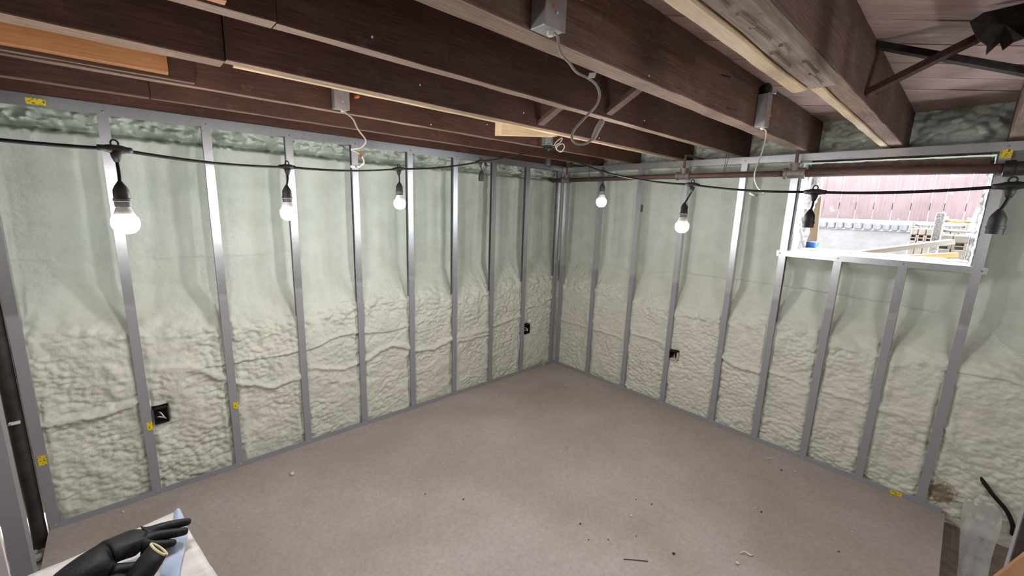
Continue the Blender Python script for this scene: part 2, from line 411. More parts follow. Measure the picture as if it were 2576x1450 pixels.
WX0, WX1, WZ0, WZ1 = 2.062, 2.898, 1.432, 2.035
def build_foam_right():
    res = .0065
    s = np.arange(-.30, 4.0, res); z = np.concatenate([np.arange(-.07, 2.02, res), np.arange(2.02, 2.075, .0025), np.arange(2.075, 2.31, res)])
    Sg, Z = np.meshgrid(s, z, indexing='ij')
    zr = .99+.09*vn(Sg*2.4, Sg*0, 63)
    cables = [([(.03, .50), (.377, .497)], .014, .012), ([(.477, .50), (.83, .495)], .010, .012), ([(.92, .56), (1.0, .56), (1.215, .55)], .012, .012),
              ([(1.716, .57), (1.80, .53), (1.99, .525)], .026, .014), ([(2.051, .548), (2.15, .545), (2.30, .52)], .014, .012),
              ([(2.375, .52), (2.59, .515)], .014, .012), ([(2.66, .50), (2.78, .50)], .008, .012), ([(2.96, .50), (3.0, .44), (3.083, .315), (3.135, .26)], .020, .012)]
    laps = [(lambda q: 1.11+.05*sstep(.9, 1.3, q)-.04*sstep(2.2, 3.1, q)-.14*sstep(2.95, 3.15, q), .024, lambda q: .5+.5*sstep(-.1, .2, vn(q*3, q*0, 65))),
            (lambda q: .83+.05*vn(q*3.3, q*0, 66), .016, lambda q: sstep(-.2, .1, vn(q*2.9, q*0, 67))*(q > 1.5)),
            (lambda q: 1.6+.05*vn(q*3.3, q*0, 68), .003, lambda q: 1.+0*q)]
    rec = foam_common(Sg, Z, 71, RIGHT_X, zr, cables, laps)
    rec += sstep(2.0, 2.03, Z)*.02*fbm(Sg*9, Z*9, 3, 80)
    back = sstep(2.035, 2.07, Z)
    rec = rec*(1-back)+back*(.255+.05*fbm(Sg*6, Z*7, 3, 81)+.045*worley(Sg*19, Z*26, 82)+.06*np.exp(-((Z-2.08)/.02)**2))
    sill = sstep(1.28, 1.42, Z)*sstep(1.99, 2.04, Sg)*(1-sstep(2.92, 2.97, Sg))*(Z < 1.6); rec = rec*(1-sill)+sill*(.044+.3*(rec-.18))
    hole = (Sg > 1.29) & (Sg < 1.376) & (Z > .425) & (Z < .512); rec = np.where(hole, np.maximum(rec, .07), rec)
    rec = np.maximum(rec, .004)
    P = np.stack([Sg, rec, Z], -1)
    cx = (Sg[:-1, :-1]+Sg[1:, 1:])/2; cz = (Z[:-1, :-1]+Z[1:, 1:])/2
    keep = ~((cx > WX0) & (cx < WX1) & (cz > WZ0) & (cz < 1.995))
    o = grid_obj('wall_right', P, 'foam', keep); return struct(o, 'spray foam insulation covering the basement wall with the window opening')
build_foam_right()

# ------------------------------------------------------------------ floor, ceiling, far walls
def build_shell():
    b = MB(); b.box(-.30, 3.035, -3.755, .30, -.12, 0); fl = struct(b.build('floor', 'concrete'), 'dusty taupe concrete slab')
    b = MB(); b.box(-1.2, 5.6, -6.2, .60, -.20, -.06); struct(b.build('floor_earth', 'dirt'), 'dark earth below the slab edge')
    b = MB(); b.box(3.0, 5.6, -6.2, -1.65, -.06, 0); b.box(1.0, 3.0, -6.2, -3.757, -.06, 0); struct(b.build('floor_behind', 'concrete'))
    b = MB(); b.box(-1.2, 5.6, -6.35, -6.2, -.2, 2.5); struct(b.build('wall_back', 'plaster_back'))
    b = MB(); b.box(5.6, 5.75, -6.35, .7, -.2, 2.5); struct(b.build('wall_side', 'plaster_back'))
    b = MB(); b.box(-1.2, -1.05, -6.2, -4.0, -.2, 2.5); b.box(-1.05, -.28, -4.92, -4.86, -.2, 2.5); struct(b.build('wall_alcove', 'plaster_back'))
    b = MB(); b.box(3.95, 5.6, .25, .4, -.2, 2.5); struct(b.build('wall_end', 'plaster_back'))
    # diagonal subfloor planks, each one a board
    b = MB(); b.box(-1.2, 5.75, -6.35, .60, SF+.024, SF+.06); ceil = struct(b.build('ceiling', 'tar'), 'old diagonal board subfloor seen from below')  # dark backing puts shade into the gaps between planks
    seams = [-4.255, -3.993, -3.716, -3.445, -3.18, -2.935, -2.672]
    c = [-4.255-.2665*k for k in range(1, 30)][::-1]+seams+[-2.672+.2665*k for k in range(1, 16)]
    X0, X1, Y0, Y1 = -.5, 5.6, -6.2, .58
    rnd = random.Random(3)
    for lo, hi in zip(c[:-1], c[1:]):
        poly = [(X0, Y0), (X1, Y0), (X1, Y1), (X0, Y1)]
        for cc, sg in ((lo+.0075, 1), (hi-.0075, -1)):
            out = []
            for i in range(len(poly)):
                p, q = poly[i], poly[(i+1) % len(poly)]
                fp, fq = sg*(p[1]-p[0]-cc), sg*(q[1]-q[0]-cc)
                if fp >= 0: out.append(p)
                if fp*fq < 0:
                    t = fp/(fp-fq); out.append((p[0]+t*(q[0]-p[0]), p[1]+t*(q[1]-p[1])))
            poly = out
            if len(poly) < 3: break
        if len(poly) < 3: continue
        dz = rnd.uniform(0, .004); n = len(poly)
        mb = MB(); mb.add([(x, y, SF+dz) for x, y in poly]+[(x, y, SF+.023) for x, y in poly],
                          [tuple(range(n)), tuple(range(n, 2*n))]+[(i, (i+1) % n, n+(i+1) % n, n+i) for i in range(n)])
        # own origin, turned so the grain follows the board
        cx = sum(p[0] for p in poly)/n; cy = sum(p[1] for p in poly)/n
        R = Matrix.Rotation(math.radians(-45), 4, 'Z')
        mb.v = [tuple(R @ Vector((x-cx, y-cy, zz-SF))) for x, y, zz in mb.v]
        me = bpy.data.meshes.new('plank'); me.from_pydata(mb.v, [], mb.f); me.materials.append(MAT['subfloor']); me.update()
        o = bpy.data.objects.new('plank', me); COL.objects.link(o); o.parent = ceil
        w = world_loc(ceil); o.location = (cx-w.x, cy-w.y, SF-w.z); o.rotation_euler = (0, 0, math.radians(45))
build_shell()

# ------------------------------------------------------------------ joists
def beam(x0, x1, y0, y1, z0, z1, seed, jit=.0012, seg=.11):
    """long timber along y with slightly wandering edges and small chamfers"""
    rnd = random.Random(seed); n = max(2, int((y1-y0)/seg)); c = .003
    b = MB(); vs = []; fs = []
    prof = [(0, c, 0), (0, 1, 0)]
    for i in range(n+1):
        y = y0+(y1-y0)*i/n; j = lambda: rnd.uniform(-jit, jit)
        a, d, e, f = j(), j(), j(), j()
        vs += [(x0+a, y, z0+c+d), (x0+c+a, y, z0+d), (x1-c+e, y, z0+f), (x1+e, y, z0+c+f), (x1+e*.5, y, z1), (x0+a*.5, y, z1)]
    m = 6
    for i in range(n):
        for k in range(m): fs.append((i*m+k, i*m+(k+1) % m, (i+1)*m+(k+1) % m, (i+1)*m+k))
    fs.append(tuple(range(m))); fs.append(tuple(n*m+k for k in range(m)))
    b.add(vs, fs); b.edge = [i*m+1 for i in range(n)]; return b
JG = 'ceiling joists'
def joist(name, x0, x1, y0, y1, mat, label, seed, z0=JB, z1=SF-.002, jit=.0012, group=JG):
    b = beam(x0, x1, y0, y1, z0, z1, seed, jit); o = b.build(name, mat)
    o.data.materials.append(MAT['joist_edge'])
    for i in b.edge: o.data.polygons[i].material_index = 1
    return tag(o, label, 'joist', group)
def nails(parent, pts, mat='galv_dark_or_shade', ax=(1, 0, 0), L=.03, r=.0025):
    for p in pts:
        b = MB(); p = Vector(p); b.tube([p-Vector(ax)*.01, p+Vector(ax)*L], r, 6); b.lathe([(r*2.4, 0), (r*2.4, .002)], p+Vector(ax)*L, 8, ax); b.build('nail', mat, parent)
def build_joists():
    joist('ceiling_joist', -.060, -.006, -6.1, .05, 'joist_red', 'dark reddish joist lying along the top track of the long wall', 1)
    j6 = joist('ceiling_joist', .295, .345, -3.17, .20, 'joist_red', 'dark reddish joist second from the long wall', 2)
    joist('ceiling_joist', .290, .348, -6.1, -3.175, 'joist_dark', 'blackish joist end butting the second joist from the long wall', 3)
    j5 = joist('ceiling_joist', .700, .747, -6.1, .20, 'joist_red', 'dark reddish joist third from the long wall, with two small steel boxes', 4)
    joist('ceiling_joist', .751, .783, -6.1, -3.06, 'joist_dark', 'short dark joist end lapped onto the third joist from the long wall', 5, JB+.004)
    tag(beam(.787, .826, -6.1, -3.14, 2.098, SF-.03, 6).build('sister_board', 'pine_orange'), 'fresh orange pine board fixed beside the third joist from the long wall', 'board', 'new sister boards')
    j4 = joist('ceiling_joist', 1.178, 1.228, -3.028, .20, 'joist_dark', 'dark joist fourth from the long wall with a pale board on its far side', 7)
    joist('ceiling_joist', 1.135, 1.222, -6.1, -3.032, 'joist_dark', 'thick blackish joist end butting the fourth joist from the long wall', 8, JB-.004)
    tag(beam(1.155, 1.176, -3.0, .18, JB-.003, SF-.06, 9, .001).build('sister_board', 'pine_pale'), 'thin pale new board fixed along the fourth joist from the long wall', 'board', 'new sister boards')
    j3 = joist('ceiling_joist', 1.602, 1.652, -2.99, .22, 'joist_dark', 'dark joist fifth from the long wall with diagonal braces nailed to it', 10)
    joist('ceiling_joist', 1.604, 1.664, -6.1, -2.994, 'joist_dark', 'dark joist end butting the fifth joist from the long wall', 11, JB-.003)
    tag(beam(1.668, 1.700, -6.1, -3.10, 2.083, SF-.03, 12).build('sister_board', 'pine_orange'), 'fresh orange pine board fixed beside the fifth joist from the long wall', 'board', 'new sister boards')
    j2 = joist('ceiling_joist', 2.000, 2.076, -6.1, .27, 'joist_grey', 'thick rough brown joist carrying two steel boxes on its side', 13, jit=.0016)
    nails(j2, [(2.076, -1.45, 2.225), (2.076, -1.35, 2.115)], 'galv_dark_or_shade', (.8, .3, -.3), .045, .003)
    j1 = joist('ceiling_joist', 2.470, 2.532, -6.1, .30, 'joist_grey', 'rough brown joist above the window, pale timber on one side', 14, jit=.0016)
    nails(j1, [(2.53, -1.20, 2.125)], 'galv_dark_or_shade', (.8, -.4, 0), .03, .004)
    pb = beam(2.432, 2.467, -1.70, .30, JB-.004, JB+.10, 15, .001); pc = beam(2.412, 2.454, -6.1, -1.70, JB-.034, JB+.07, 18, .001); pb.add(pc.v, pc.f)
    tag(pb.build('sister_board', 'pine_pale'), 'pale split new timber running along the joist above the window', 'board', 'new sister boards')
    # rotted plank under that joist
    rnd = random.Random(5); b = beam(2.460, 2.532, -6.1, -1.705, JB-.032, JB-.006, 16, .002)
    o = tag(b.build('rotted_plank', 'rot_wood'), 'splintered rotten plank nailed under the joist above the window', 'plank')
    for k in range(7):
        y = -1.76-.11*k; x = 2.475+.04*rnd.random()
        m = MB(); m.bar((x, y, JB-.035), (x+rnd.uniform(-.006, .006), y-rnd.uniform(.06, .14), JB-.034), .008, .008); m.build('splinter', 'rot_wood', o)
    joist('ceiling_joist', 2.925, 3.000, -6.1, .30, 'joist_grey', 'rough brown joist past the far side of the window', 17, jit=.0016)
    for i, x in enumerate((3.40, 3.85, 4.3, 4.75, 5.2)):
        joist('ceiling_joist', x, x+.06, -6.1, .24, 'joist_grey', 'brown ceiling joist beyond the window end of the room', 20+i)
    for jj, xx, ys in ((j3, 1.654, (-2.75, -1.30)), (j4, 1.230, (-2.35, -1.75, -1.1)), (j5, .749, (-2.0, -1.6)), (j2, 2.0785, (-2.0,))):
        for yy in ys:
            b = MB(); b.lathe([(.004, 0), (.003, .002)], (xx-.001, yy, 2.13+.03*math.sin(yy*7)), 8, (1, 0, 0)); b.build('nail_head', 'cable_white', jj)
    # diagonal bridging
    def brace(a, b, label, mat='joist_dark'):
        m = MB(); m.bar(a, b, .045, .020); tag(m.build('bridging_brace', mat), label, 'brace', 'diagonal bridging')
    brace((2.535, -1.285, 2.110), (2.90, -1.285, 2.285), 'dark diagonal brace rising from the joist above the window', 'joist_dark')
    brace((2.535, -1.235, 2.283), (2.92, -1.235, 2.115), 'dark diagonal brace falling away from the joist above the window', 'tar')
    brace((1.655, -1.62, 2.105), (1.998, -1.62, 2.285), 'dark diagonal brace rising from the fifth joist from the long wall', 'joist_grey')
    brace((1.655, -1.67, 2.283), (1.998, -1.67, 2.110), 'dark diagonal brace falling away from the fifth joist from the long wall')
    brace((1.232, -1.63, 2.105), (1.600, -1.63, 2.285), 'dark diagonal brace rising from the fourth joist from the long wall', 'joist_grey')
    brace((1.232, -1.68, 2.283), (1.600, -1.68, 2.110), 'dark diagonal brace falling away from the fourth joist from the long wall')
    # pale wooden block hanging below the pale sister board
    m = MB(); m.add([(1.10, -1.83, 2.030), (1.152, -1.83, 2.030), (1.152, -1.83, 2.24), (1.10, -1.83, 2.24), (1.10, -1.40, 2.078), (1.152, -1.40, 2.078), (1.152, -1.40, 2.24), (1.10, -1.40, 2.24)],
                    [(0, 1, 2, 3), (4, 7, 6, 5), (0, 4, 5, 1), (1, 5, 6, 2), (2, 6, 7, 3), (0, 3, 7, 4)])
    tag(m.build('wood_block', 'pine_pale'), 'pale wedge-shaped wooden block tucked behind the fourth joist from the long wall', 'block')
    # torn tar paper caught on the brace
    rnd = random.Random(9); out = [(2.775, 2.245), (2.765, 2.268), (2.79, 2.285), (2.86, 2.292), (2.905, 2.285), (2.905, 2.25), (2.89, 2.222), (2.885, 2.192), (2.865, 2.190), (2.848, 2.172), (2.838, 2.192), (2.815, 2.165), (2.812, 2.195), (2.79, 2.215)]
    b = MB(); n = len(out)
    fr = [(x, -1.335+rnd.uniform(-.012, .012), z) for x, z in out]; bk = [(x, y+.012, z) for x, y, z in fr]
    cf, cb = (2.84, -1.36, 2.235), (2.84, -1.342, 2.235)
    b.add(fr+bk+[cf, cb], [(i, (i+1) % n, 2*n) for i in range(n)]+[(n+(i+1) % n, n+i, 2*n+1) for i in range(n)]+[(i, n+i, n+(i+1) % n, (i+1) % n) for i in range(n)])
    tag(b.build('tar_paper_scrap', 'tar'), 'ragged black tar paper scrap hanging from a diagonal brace', 'scrap')
build_joists()

# ------------------------------------------------------------------ steel framing
def screw(parent, p, ax):
    b = MB(); b.lathe([(.0055, 0), (.005, .002), (.002, .0034)], p, 8, ax); b.build('screw', 'screw', parent, True)
def sticker(parent, pts):
    """pts: 4 corners; a thin printed label"""
    a, bb, c, d = [Vector(p) for p in pts]; n = (bb-a).cross(d-a).normalized()*.0007
    b = MB(); v = [a, bb, c, d]; b.add([p-n for p in v]+[p+n for p in v], [(0, 1, 2, 3), (4, 5, 6, 7), (0, 1, 5, 4), (1, 2, 6, 5), (2, 3, 7, 6), (3, 0, 4, 7)])
    b.build('sticker', 'sticker', parent)['label'] = 'yellow printed sticker'
ORD = ['first', 'second', 'third', 'fourth', 'fifth', 'sixth', 'seventh', 'eighth', 'ninth', 'tenth']
FW, DP, TH = .0205, .043, .0016     # half flange, depth, sheet
def stud_left(y, z0, z1, label, web=1, x=-.002):
    o = thing('steel_stud', (x, y, z0), label, 'stud', 'studs on the long wall')
    b = MB(); b.box(x-TH, x, y-FW, y+FW, z0, z1); b.build('flange', 'galvanised', o)
    w = y+web*(FW-TH/2); b = MB(); b.box(x-DP, x-TH, w-TH/2, w+TH/2, z0, z1); b.build('web', 'galvanised', o)
    b = MB(); b.box(x-DP, x-DP+TH, y-FW+TH, y+FW, z0, z1); b.build('flange', 'galvanised', o)
    l = y-web*(FW-TH/2); b = MB(); b.box(x-.013, x-TH, l-TH/2, l+TH/2, z0, z1); b.build('lip', 'galvanised', o)
    return o
def stud_right(x, z0, z1, label, web=1, y=.002):
    o = thing('steel_stud', (x, y, z0), label, 'stud', 'studs on the window wall')
    b = MB(); b.box(x-FW, x+FW, y, y+TH, z0, z1); b.build('flange', 'galvanised', o)
    w = x+web*(FW-TH/2); b = MB(); b.box(w-TH/2, w+TH/2, y+TH, y+DP, z0, z1); b.build('web', 'galvanised', o)
    b = MB(); b.box(x-FW+TH, x+FW, y+DP-TH, y+DP, z0, z1); b.build('flange', 'galvanised', o)
    l = x-web*(FW-TH/2); b = MB(); b.box(l-TH/2, l+TH/2, y+TH, y+.013, z0, z1); b.build('lip', 'galvanised', o)
    return o
def track(name, box_main, flanges, label, mat='galvanised'):
    o = thing(name, ((box_main[0]+box_main[1])/2, (box_main[2]+box_main[3])/2, box_main[4]), label, 'track', 'steel tracks')
    b = MB(); b.box(*box_main); b.build('web', mat, o)
    for f in flanges: b = MB(); b.box(*f); b.build('flange', mat, o)
    return o
def build_framing():
    t = track('steel_track', (-.047, 0, -3.757, .0, JB-.004, JB-.002), [(-.0014, 0, -3.757, 0, 2.035, JB-.0045), (-.047, -.0456, -3.757, 0, 2.035, JB-.0045)], 'steel track along the top of the long foam wall')
    for y in LEFT_Y: screw(t, (0, y+.004, 2.047), (1, 0, 0))
    sticker(t, [(.0005, -3.575, 2.040), (.0005, -3.515, 2.040), (.0005, -3.515, 2.066), (.0005, -3.575, 2.066)])
    t = track('steel_track', (-.047, 0, -3.75, .0, .0005, .002), [(-.0014, 0, -3.75, 0, .0022, .033)], 'steel track at the foot of the long foam wall')
    sticker(t, [(.0005, -.165, .006), (.0005, -.13, .006), (.0005, -.13, .028), (.0005, -.165, .028)])
    t = track('steel_track', (.004, 3.6, 0, .047, 2.066, 2.068), [(.004, 3.6, 0, .0014, 2.022, 2.0655)], 'steel track along the top of the window wall')
    for x in [.04]+RIGHT_X[:5]+[2.928]: screw(t, (x+.004, 0, 2.045), (0, -1, 0))
    sticker(t, [(2.912, -.0005, 1.99), (2.950, -.0005, 1.99), (2.950, -.0005, 2.030), (2.912, -.0005, 2.030)])
    t = track('steel_track', (.004, 3.02, 0, .047, .0005, .002), [(.004, 3.02, 0, .0014, .0022, .033)], 'steel track at the foot of the window wall')
    sticker(t, [(2.795, -.0005, .004), (2.848, -.0005, .004), (2.848, -.0005, .029), (2.795, -.0005, .029)])
    for i, y in enumerate(LEFT_Y):
        k = 9-i
        o = stud_left(y, .003, 2.078, 'upright steel stud on the long wall, %s from the room corner' % ORD[k])
        screw(o, (-.002, y+.004, .018), (1, 0, 0))
        if i == 0: sticker(o, [(-.0015, y-.010, .355), (-.0015, y+.018, .355), (-.0015, y+.018, .405), (-.0015, y-.010, .405)])
        if i == 1: sticker(o, [(-.0015, y-.003, .395), (-.0015, y+.020, .395), (-.0015, y+.020, .443), (-.0015, y-.003, .443)])
        if i == 2: sticker(o, [(-.0015, y-.004, .395), (-.0015, y+.020, .395), (-.0015, y+.020, .438), (-.0015, y-.004, .438)])
    stud_left(-.031, .003, 2.078, 'upright steel stud on the long wall, right in the room corner', 1)
    stud_right(.045, .003, 2.06, 'upright steel stud on the window wall, right in the room corner', 1)
    for i, x in enumerate(RIGHT_X):
        z1 = 1.392 if i in (5, 6) else 2.06
        lab = 'upright steel stud on the window wall, %s from the room corner' % ORD[i+1]
        if i == 4: lab = 'tall steel stud forming the corner-side jamb of the window opening'
        if i == 5: lab = 'short steel stud under the window sill nearer the room corner'
        if i == 6: lab = 'short steel stud under the window sill farther from the room corner'
        if i == 7: lab = 'tall steel stud forming the far jamb of the window opening'
        o = stud_right(x, .003, z1, lab, -1 if i == 4 else 1)
        screw(o, (x, .002, .018), (0, -1, 0))
        if i in (1, 2): 
            b = MB(); b.box(x+FW, x+FW+.002, .02, .05, 1.66, 1.72); b.build('knockout', 'galv_dark_or_shade', o)
    t = track('steel_track', (1.985, 2.965, .0, .047, 1.430, 1.4315), [(1.985, 2.965, -.0002, .0014, 1.393, 1.4298)], 'steel track forming the window sill')
    for x in (2.005, 2.331, 2.638, 2.945): screw(t, (x, -.0002, 1.412), (0, -1, 0))
build_framing()

# ------------------------------------------------------------------ window opening
def build_window():
    # reveal as a rough tunnel through the wall: foam-coated lip inside, broken masonry outside
    def ring(u, x0, x1, z0, z1):
        per = 2*((x1-x0)+(z1-z0)); d = u*per
        out = []
        for q in d:
            if q < x1-x0: out.append((x0+q, z0))
            elif q < x1-x0+z1-z0: out.append((x1, z0+q-(x1-x0)))
            elif q < 2*(x1-x0)+z1-z0: out.append((x1-(q-(x1-x0)-(z1-z0)), z1))
            else: out.append((x0, z1-(q-2*(x1-x0)-(z1-z0))))
        return np.array(out)
    u = np.linspace(0, 1, 441)
    def tunnel(name, ys, x0, x1, z0, z1, jit, mat, sd, parent=None):
        rows = []
        for i, y in enumerate(ys):
            r = ring(u, x0, x1, z0, z1)
            nx = fbm(u*70, np.full_like(u, y*26), 3, sd); nz = fbm(u*70, np.full_like(u, y*26), 3, sd+5)
            k = jit if i else .003
            cx, cz = (x0+x1)/2, (z0+z1)/2
            dx = np.where(r[:, 0] < cx, 1, -1)*np.where((np.abs(r[:, 1]-z0) < 1e-6) | (np.abs(r[:, 1]-z1) < 1e-6), 0, 1)
            dz = np.where(r[:, 1] < cz, 1, -1)*np.where(dx == 0, 1, 0)
            wx = np.where(r[:, 0] < cx, .55, .8)
            if mat == 'masonry': r[:, 0] += np.where(r[:, 0] < cx, .035*sstep(1.55, 1.95, r[:, 1])+.012*(i/len(ys)), 0)
            rows.append(np.stack([r[:, 0]+dx*k*(nx*1.6+.25)*wx, y+0*u+.006*nz, r[:, 1]+dz*k*.35*(nz+.3)], -1))
        P = np.stack(rows, 0); o = grid_obj(name, P, mat)
        return o
    a = tunnel('window_1', np.linspace(.035, .205, 18), WX0-.006, WX1+.004, WZ0+.002, 2.012, .012, 'foam', 91)
    struct(a, 'foam coated edge of the open window hole')
    # lip ring closing the foam edge to the masonry
    m = tunnel('window_reveal', np.linspace(.195, .42, 22), 2.046, 2.900, 1.437, 1.985, .024, 'masonry', 95)
    m.parent = a; struct(m); del m['kind']
    # dark lintel beam
    b = beam(0, .075, 0, .80, 0, .085, 31, .002)
    b.v = [(2.082+y, .115+x, 1.945+z) for x, y, z in b.v]
    l = b.build('lintel', 'lintel', a)
    b = MB(); b.box(2.06, 2.90, .19, .34, 1.955, 2.04); b.build('lintel_board', 'lintel', a)
build_window()

# ------------------------------------------------------------------ outside
def build_outside():
    b = MB(); b.box(.6, 4.4, .36, 4.0, 1.02, 1.16); o = b.build('ground_outside', 'gravel'); struct(o)
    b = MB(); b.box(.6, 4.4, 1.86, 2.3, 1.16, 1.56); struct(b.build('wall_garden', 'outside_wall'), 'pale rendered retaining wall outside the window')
    f = thing('board_fence', (2.3, 1.92, 1.65), 'reddish brown vertical board fence outside the window', 'fence')
    edges = [1.828-.13*k for k in range(7, 0, -1)]+[1.828, 1.956, 2.085, 2.217, 2.350, 2.475, 2.596, 2.686, 2.814]+[2.814+.13*k for k in range(1, 9)]
    for i, (p, q) in enumerate(zip(edges[:-1], edges[1:])):
        lean = -.02
        g = .0016 if i % 3 else .001
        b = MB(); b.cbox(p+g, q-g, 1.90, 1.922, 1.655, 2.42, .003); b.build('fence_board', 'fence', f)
    for z in (1.75, 2.25):
        b = MB(); b.box(.9, 4.0, 1.924, 1.965, z, z+.07); b.build('rail', 'fence', f)
    rnd = random.Random(4)
    x = 1.30
    k = 0
    while x < 3.2:
        w = rnd.uniform(.055, .075)
        b = MB(); b.cbox(x+.003, x+w-.003, 1.835+rnd.uniform(-.004, .004), 1.93, 1.562, 1.632+rnd.uniform(-.006, .006), .011)
        tag(b.build('cobble_stone', 'cobble'), 'small grey cobble set in the row under the fence', 'stone', 'cobbles under the fence'); x += w
    # radiators standing outside
    def radiator(x0, x1, y0, y1, z0, z1, label, n):
        o = thing('cast_iron_radiator', ((x0+x1)/2, (y0+y1)/2, z0), label, 'radiator', 'old radiators outside the window')
        w = (x1-x0)/n
        for i in range(n):
            xa = x0+i*w
            b = MB(); b.cbox(xa+.001, xa+w-.001, y0, y1, z0, z1-.13, .006); b.cbox(xa+.001, xa+w-.001, y0, y1, z1-.085, z1-.03, .008)
            b.box(xa+.001, xa+w*.22, y0+.003, y1-.003, z1-.131, z1-.084); b.box(xa+w*.78, xa+w-.001, y0+.003, y1-.003, z1-.131, z1-.084)
            b.build('section', 'radiator', o)
            b = MB(); b.box(xa+w*.2, xa+w*.8, y0+.02, y1-.02, z1-.13, z1-.085); b.build('slot', 'slot_dark', o)
            b = MB(); b.box(xa+w*.22, xa+w*.78, y0+.001, y0+.02, z1-.111, z1-.104); b.build('slot_bar', 'radiator', o)
        for j, yy in enumerate((y0+.02, (y0+y1)/2, y1-.02)):
            b = MB(); b.tube([(x0+.01, yy, z1-.005), (x1-.01, yy, z1-.005)], .008, 8); b.build('rail', 'lumber_white', o, True)
        for xe in (x0, x1-.02):
            b = MB(); b.cbox(xe, xe+.02, y0, y1, z1-.031, z1+.02, .004); b.build('end_cap', 'radiator', o)
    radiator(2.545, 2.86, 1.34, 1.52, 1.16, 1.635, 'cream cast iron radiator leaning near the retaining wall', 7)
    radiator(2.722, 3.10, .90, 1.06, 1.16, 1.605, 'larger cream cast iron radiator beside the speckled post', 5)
    b = MB(); b.cbox(2.694, 2.742, .74, .80, 1.16, 1.722, .006); tag(b.build('stone_post', 'stone_post'), 'speckled grey stone post standing in front of the radiators', 'post')
    rod = MB(); rod.tube([(2.728, 1.40, 1.672), (2.85, 1.40, 1.666)], .011, 10); ro = thing('pipe_offcut', (2.79, 1.40, 1.65), 'rusty pipe offcut with pale fittings lying on the radiators', 'pipe')
    rod.build('tube', 'clamp_orange', ro, True)
    for xx, zz in ((2.722, 1.673), (2.858, 1.666)):
        b = MB(); b.tube([(xx-.02, 1.40, zz+.01), (xx+.018, 1.40, zz+.008)], .022, 10); b.build('fitting', 'lumber_white', ro, True)
    # white bag
    b = MB(); vs = []; n = 18; m = 10
    for i in range(m+1):
        t = i/m
        for k in range(n):
            a = 2*math.pi*k/n; r = (.075+.02*math.sin(3*a+2*t))*(1-.55*t**1.5)
            vs.append((2.865+.04*t+r*math.cos(a), 1.62+.6*r*math.sin(a), 1.16+.62*t))
    fs = [(i*n+k, i*n+(k+1) % n, (i+1)*n+(k+1) % n, (i+1)*n+k) for i in range(m) for k in range(n)]+[tuple(range(n))[::-1], tuple(m*n+k for k in range(n))]
    b.add(vs, fs); tag(b.build('white_sack', 'white_bag', None, True), 'white plastic sack standing behind the radiators', 'sack')
    # lumber lying
    for (p, q, w, h, mat, lab) in [((2.25, .50, 1.395), (2.80, .70, 1.535), .09, .03, 'lumber_white', 'pale timber length lying in front of the stone post'),
                                   ((2.30, .405, 1.372), (2.84, .50, 1.462), .06, .028, 'pine_orange', 'orange timber length lying under the pale one')]:
        b = MB(); b.bar(p, q, w, h); tag(b.build('timber_length', mat), lab, 'timber', 'timber outside the window')
    b = MB(); b.bar((2.075, .56, 1.16), (2.035, .575, 1.815), .075, .030, (0, 1, 0)); tag(b.build('upright_plank', 'plank_tan'), 'tan plank standing upright just outside the window', 'plank')
    b = MB(); b.lathe([(.048, 0), (.055, .02), (.055, .046), (.05, .048), (.046, .03)], (2.075, .445, 1.437), 20)
    c = tag(b.build('blue_tub', 'blue_plastic', None, True, 40), 'small bright blue plastic tub on the window sill', 'tub')
build_outside()

# ------------------------------------------------------------------ pipe run on the window wall
def build_pipe():
    y = -.075
    o = thing('steel_pipe', (1.4, y, 1.94), 'brown steel pipe run with tees along the window wall under the joists', 'pipe')
    b = MB(); b.tube([(-.07, y, 1.938), (1.0, y, 1.944), (2.03, y, 1.938)], .0195, 14); b.build('pipe_run', 'pipe', o, True)
    b = MB(); b.tube([(2.03, y, 1.938), (3.0, y, 1.930)], .0245, 14); b.build('pipe_run', 'pipe', o, True)
    for x, z, k in ((.115, 1.939, 1), (1.295, 1.944, 1.1), (2.04, 1.938, 1.25)):
        b = MB(); r = .026*k
        b.lathe([(r*.9, -.05*k), (r*1.1, -.048*k), (r*1.1, -.034*k), (r*.95, -.03*k), (r*.95, .03*k), (r*1.1, .034*k), (r*1.1, .048*k), (r*.9, .05*k)], (x, y, z), 14, (1, 0, 0))
        b.lathe([(r*.8, 0), (r*.85, .035*k), (r, .04*k), (r, .052*k)], (x, y, z), 14); b.build('tee', 'pipe_fitting', o, True, 40)
        b = MB(); top = 2.20 if x > 1.5 else (2.10 if x > 1 else 2.09)
        pts = [(x, y, z+.04), (x, y, top-.03), (x, y+.01, top-.01), (x, y+.03, top), (x, y+.32, top)] if 1 < x < 2 or x < 1 else [(x, y, z+.04), (x, y, 2.075), (x, y+.02, 2.26)]
        b.tube(smooth_path(pts, 4), .0105, 10); b.build('riser', 'pipe', o, True)
    # heavy black elbow at the far end
    b = MB(); b.tube(smooth_path([(2.945, y, 1.930), (3.005, y, 1.932), (3.04, y, 1.96), (3.045, y, 2.03), (3.045, y, 2.30)], 6), [.034]*6+[.036]*8+[.030]*11, 16); b.build('elbow', 'pipe_black', o, True)
    b = MB(); b.lathe([(.036, -.02), (.040, -.018), (.040, .018), (.036, .02)], (2.95, y, 1.930), 16, (1, 0, 0)); b.build('coupling', 'pipe_black', o, True, 40)
    for x, t in ((.40, 2.085), (1.606, 2.088)):
        for dx in (-.008, .012):
            b = MB(); b.tube([(x+dx*.2, y-.022, 1.92), (x+dx*.5, y-.024, 1.96), (x+dx+.006, y-.01, t+.02)], .0018, 6); b.build('wire_hanger', 'copper' if 0 else 'pipe', o)
build_pipe()

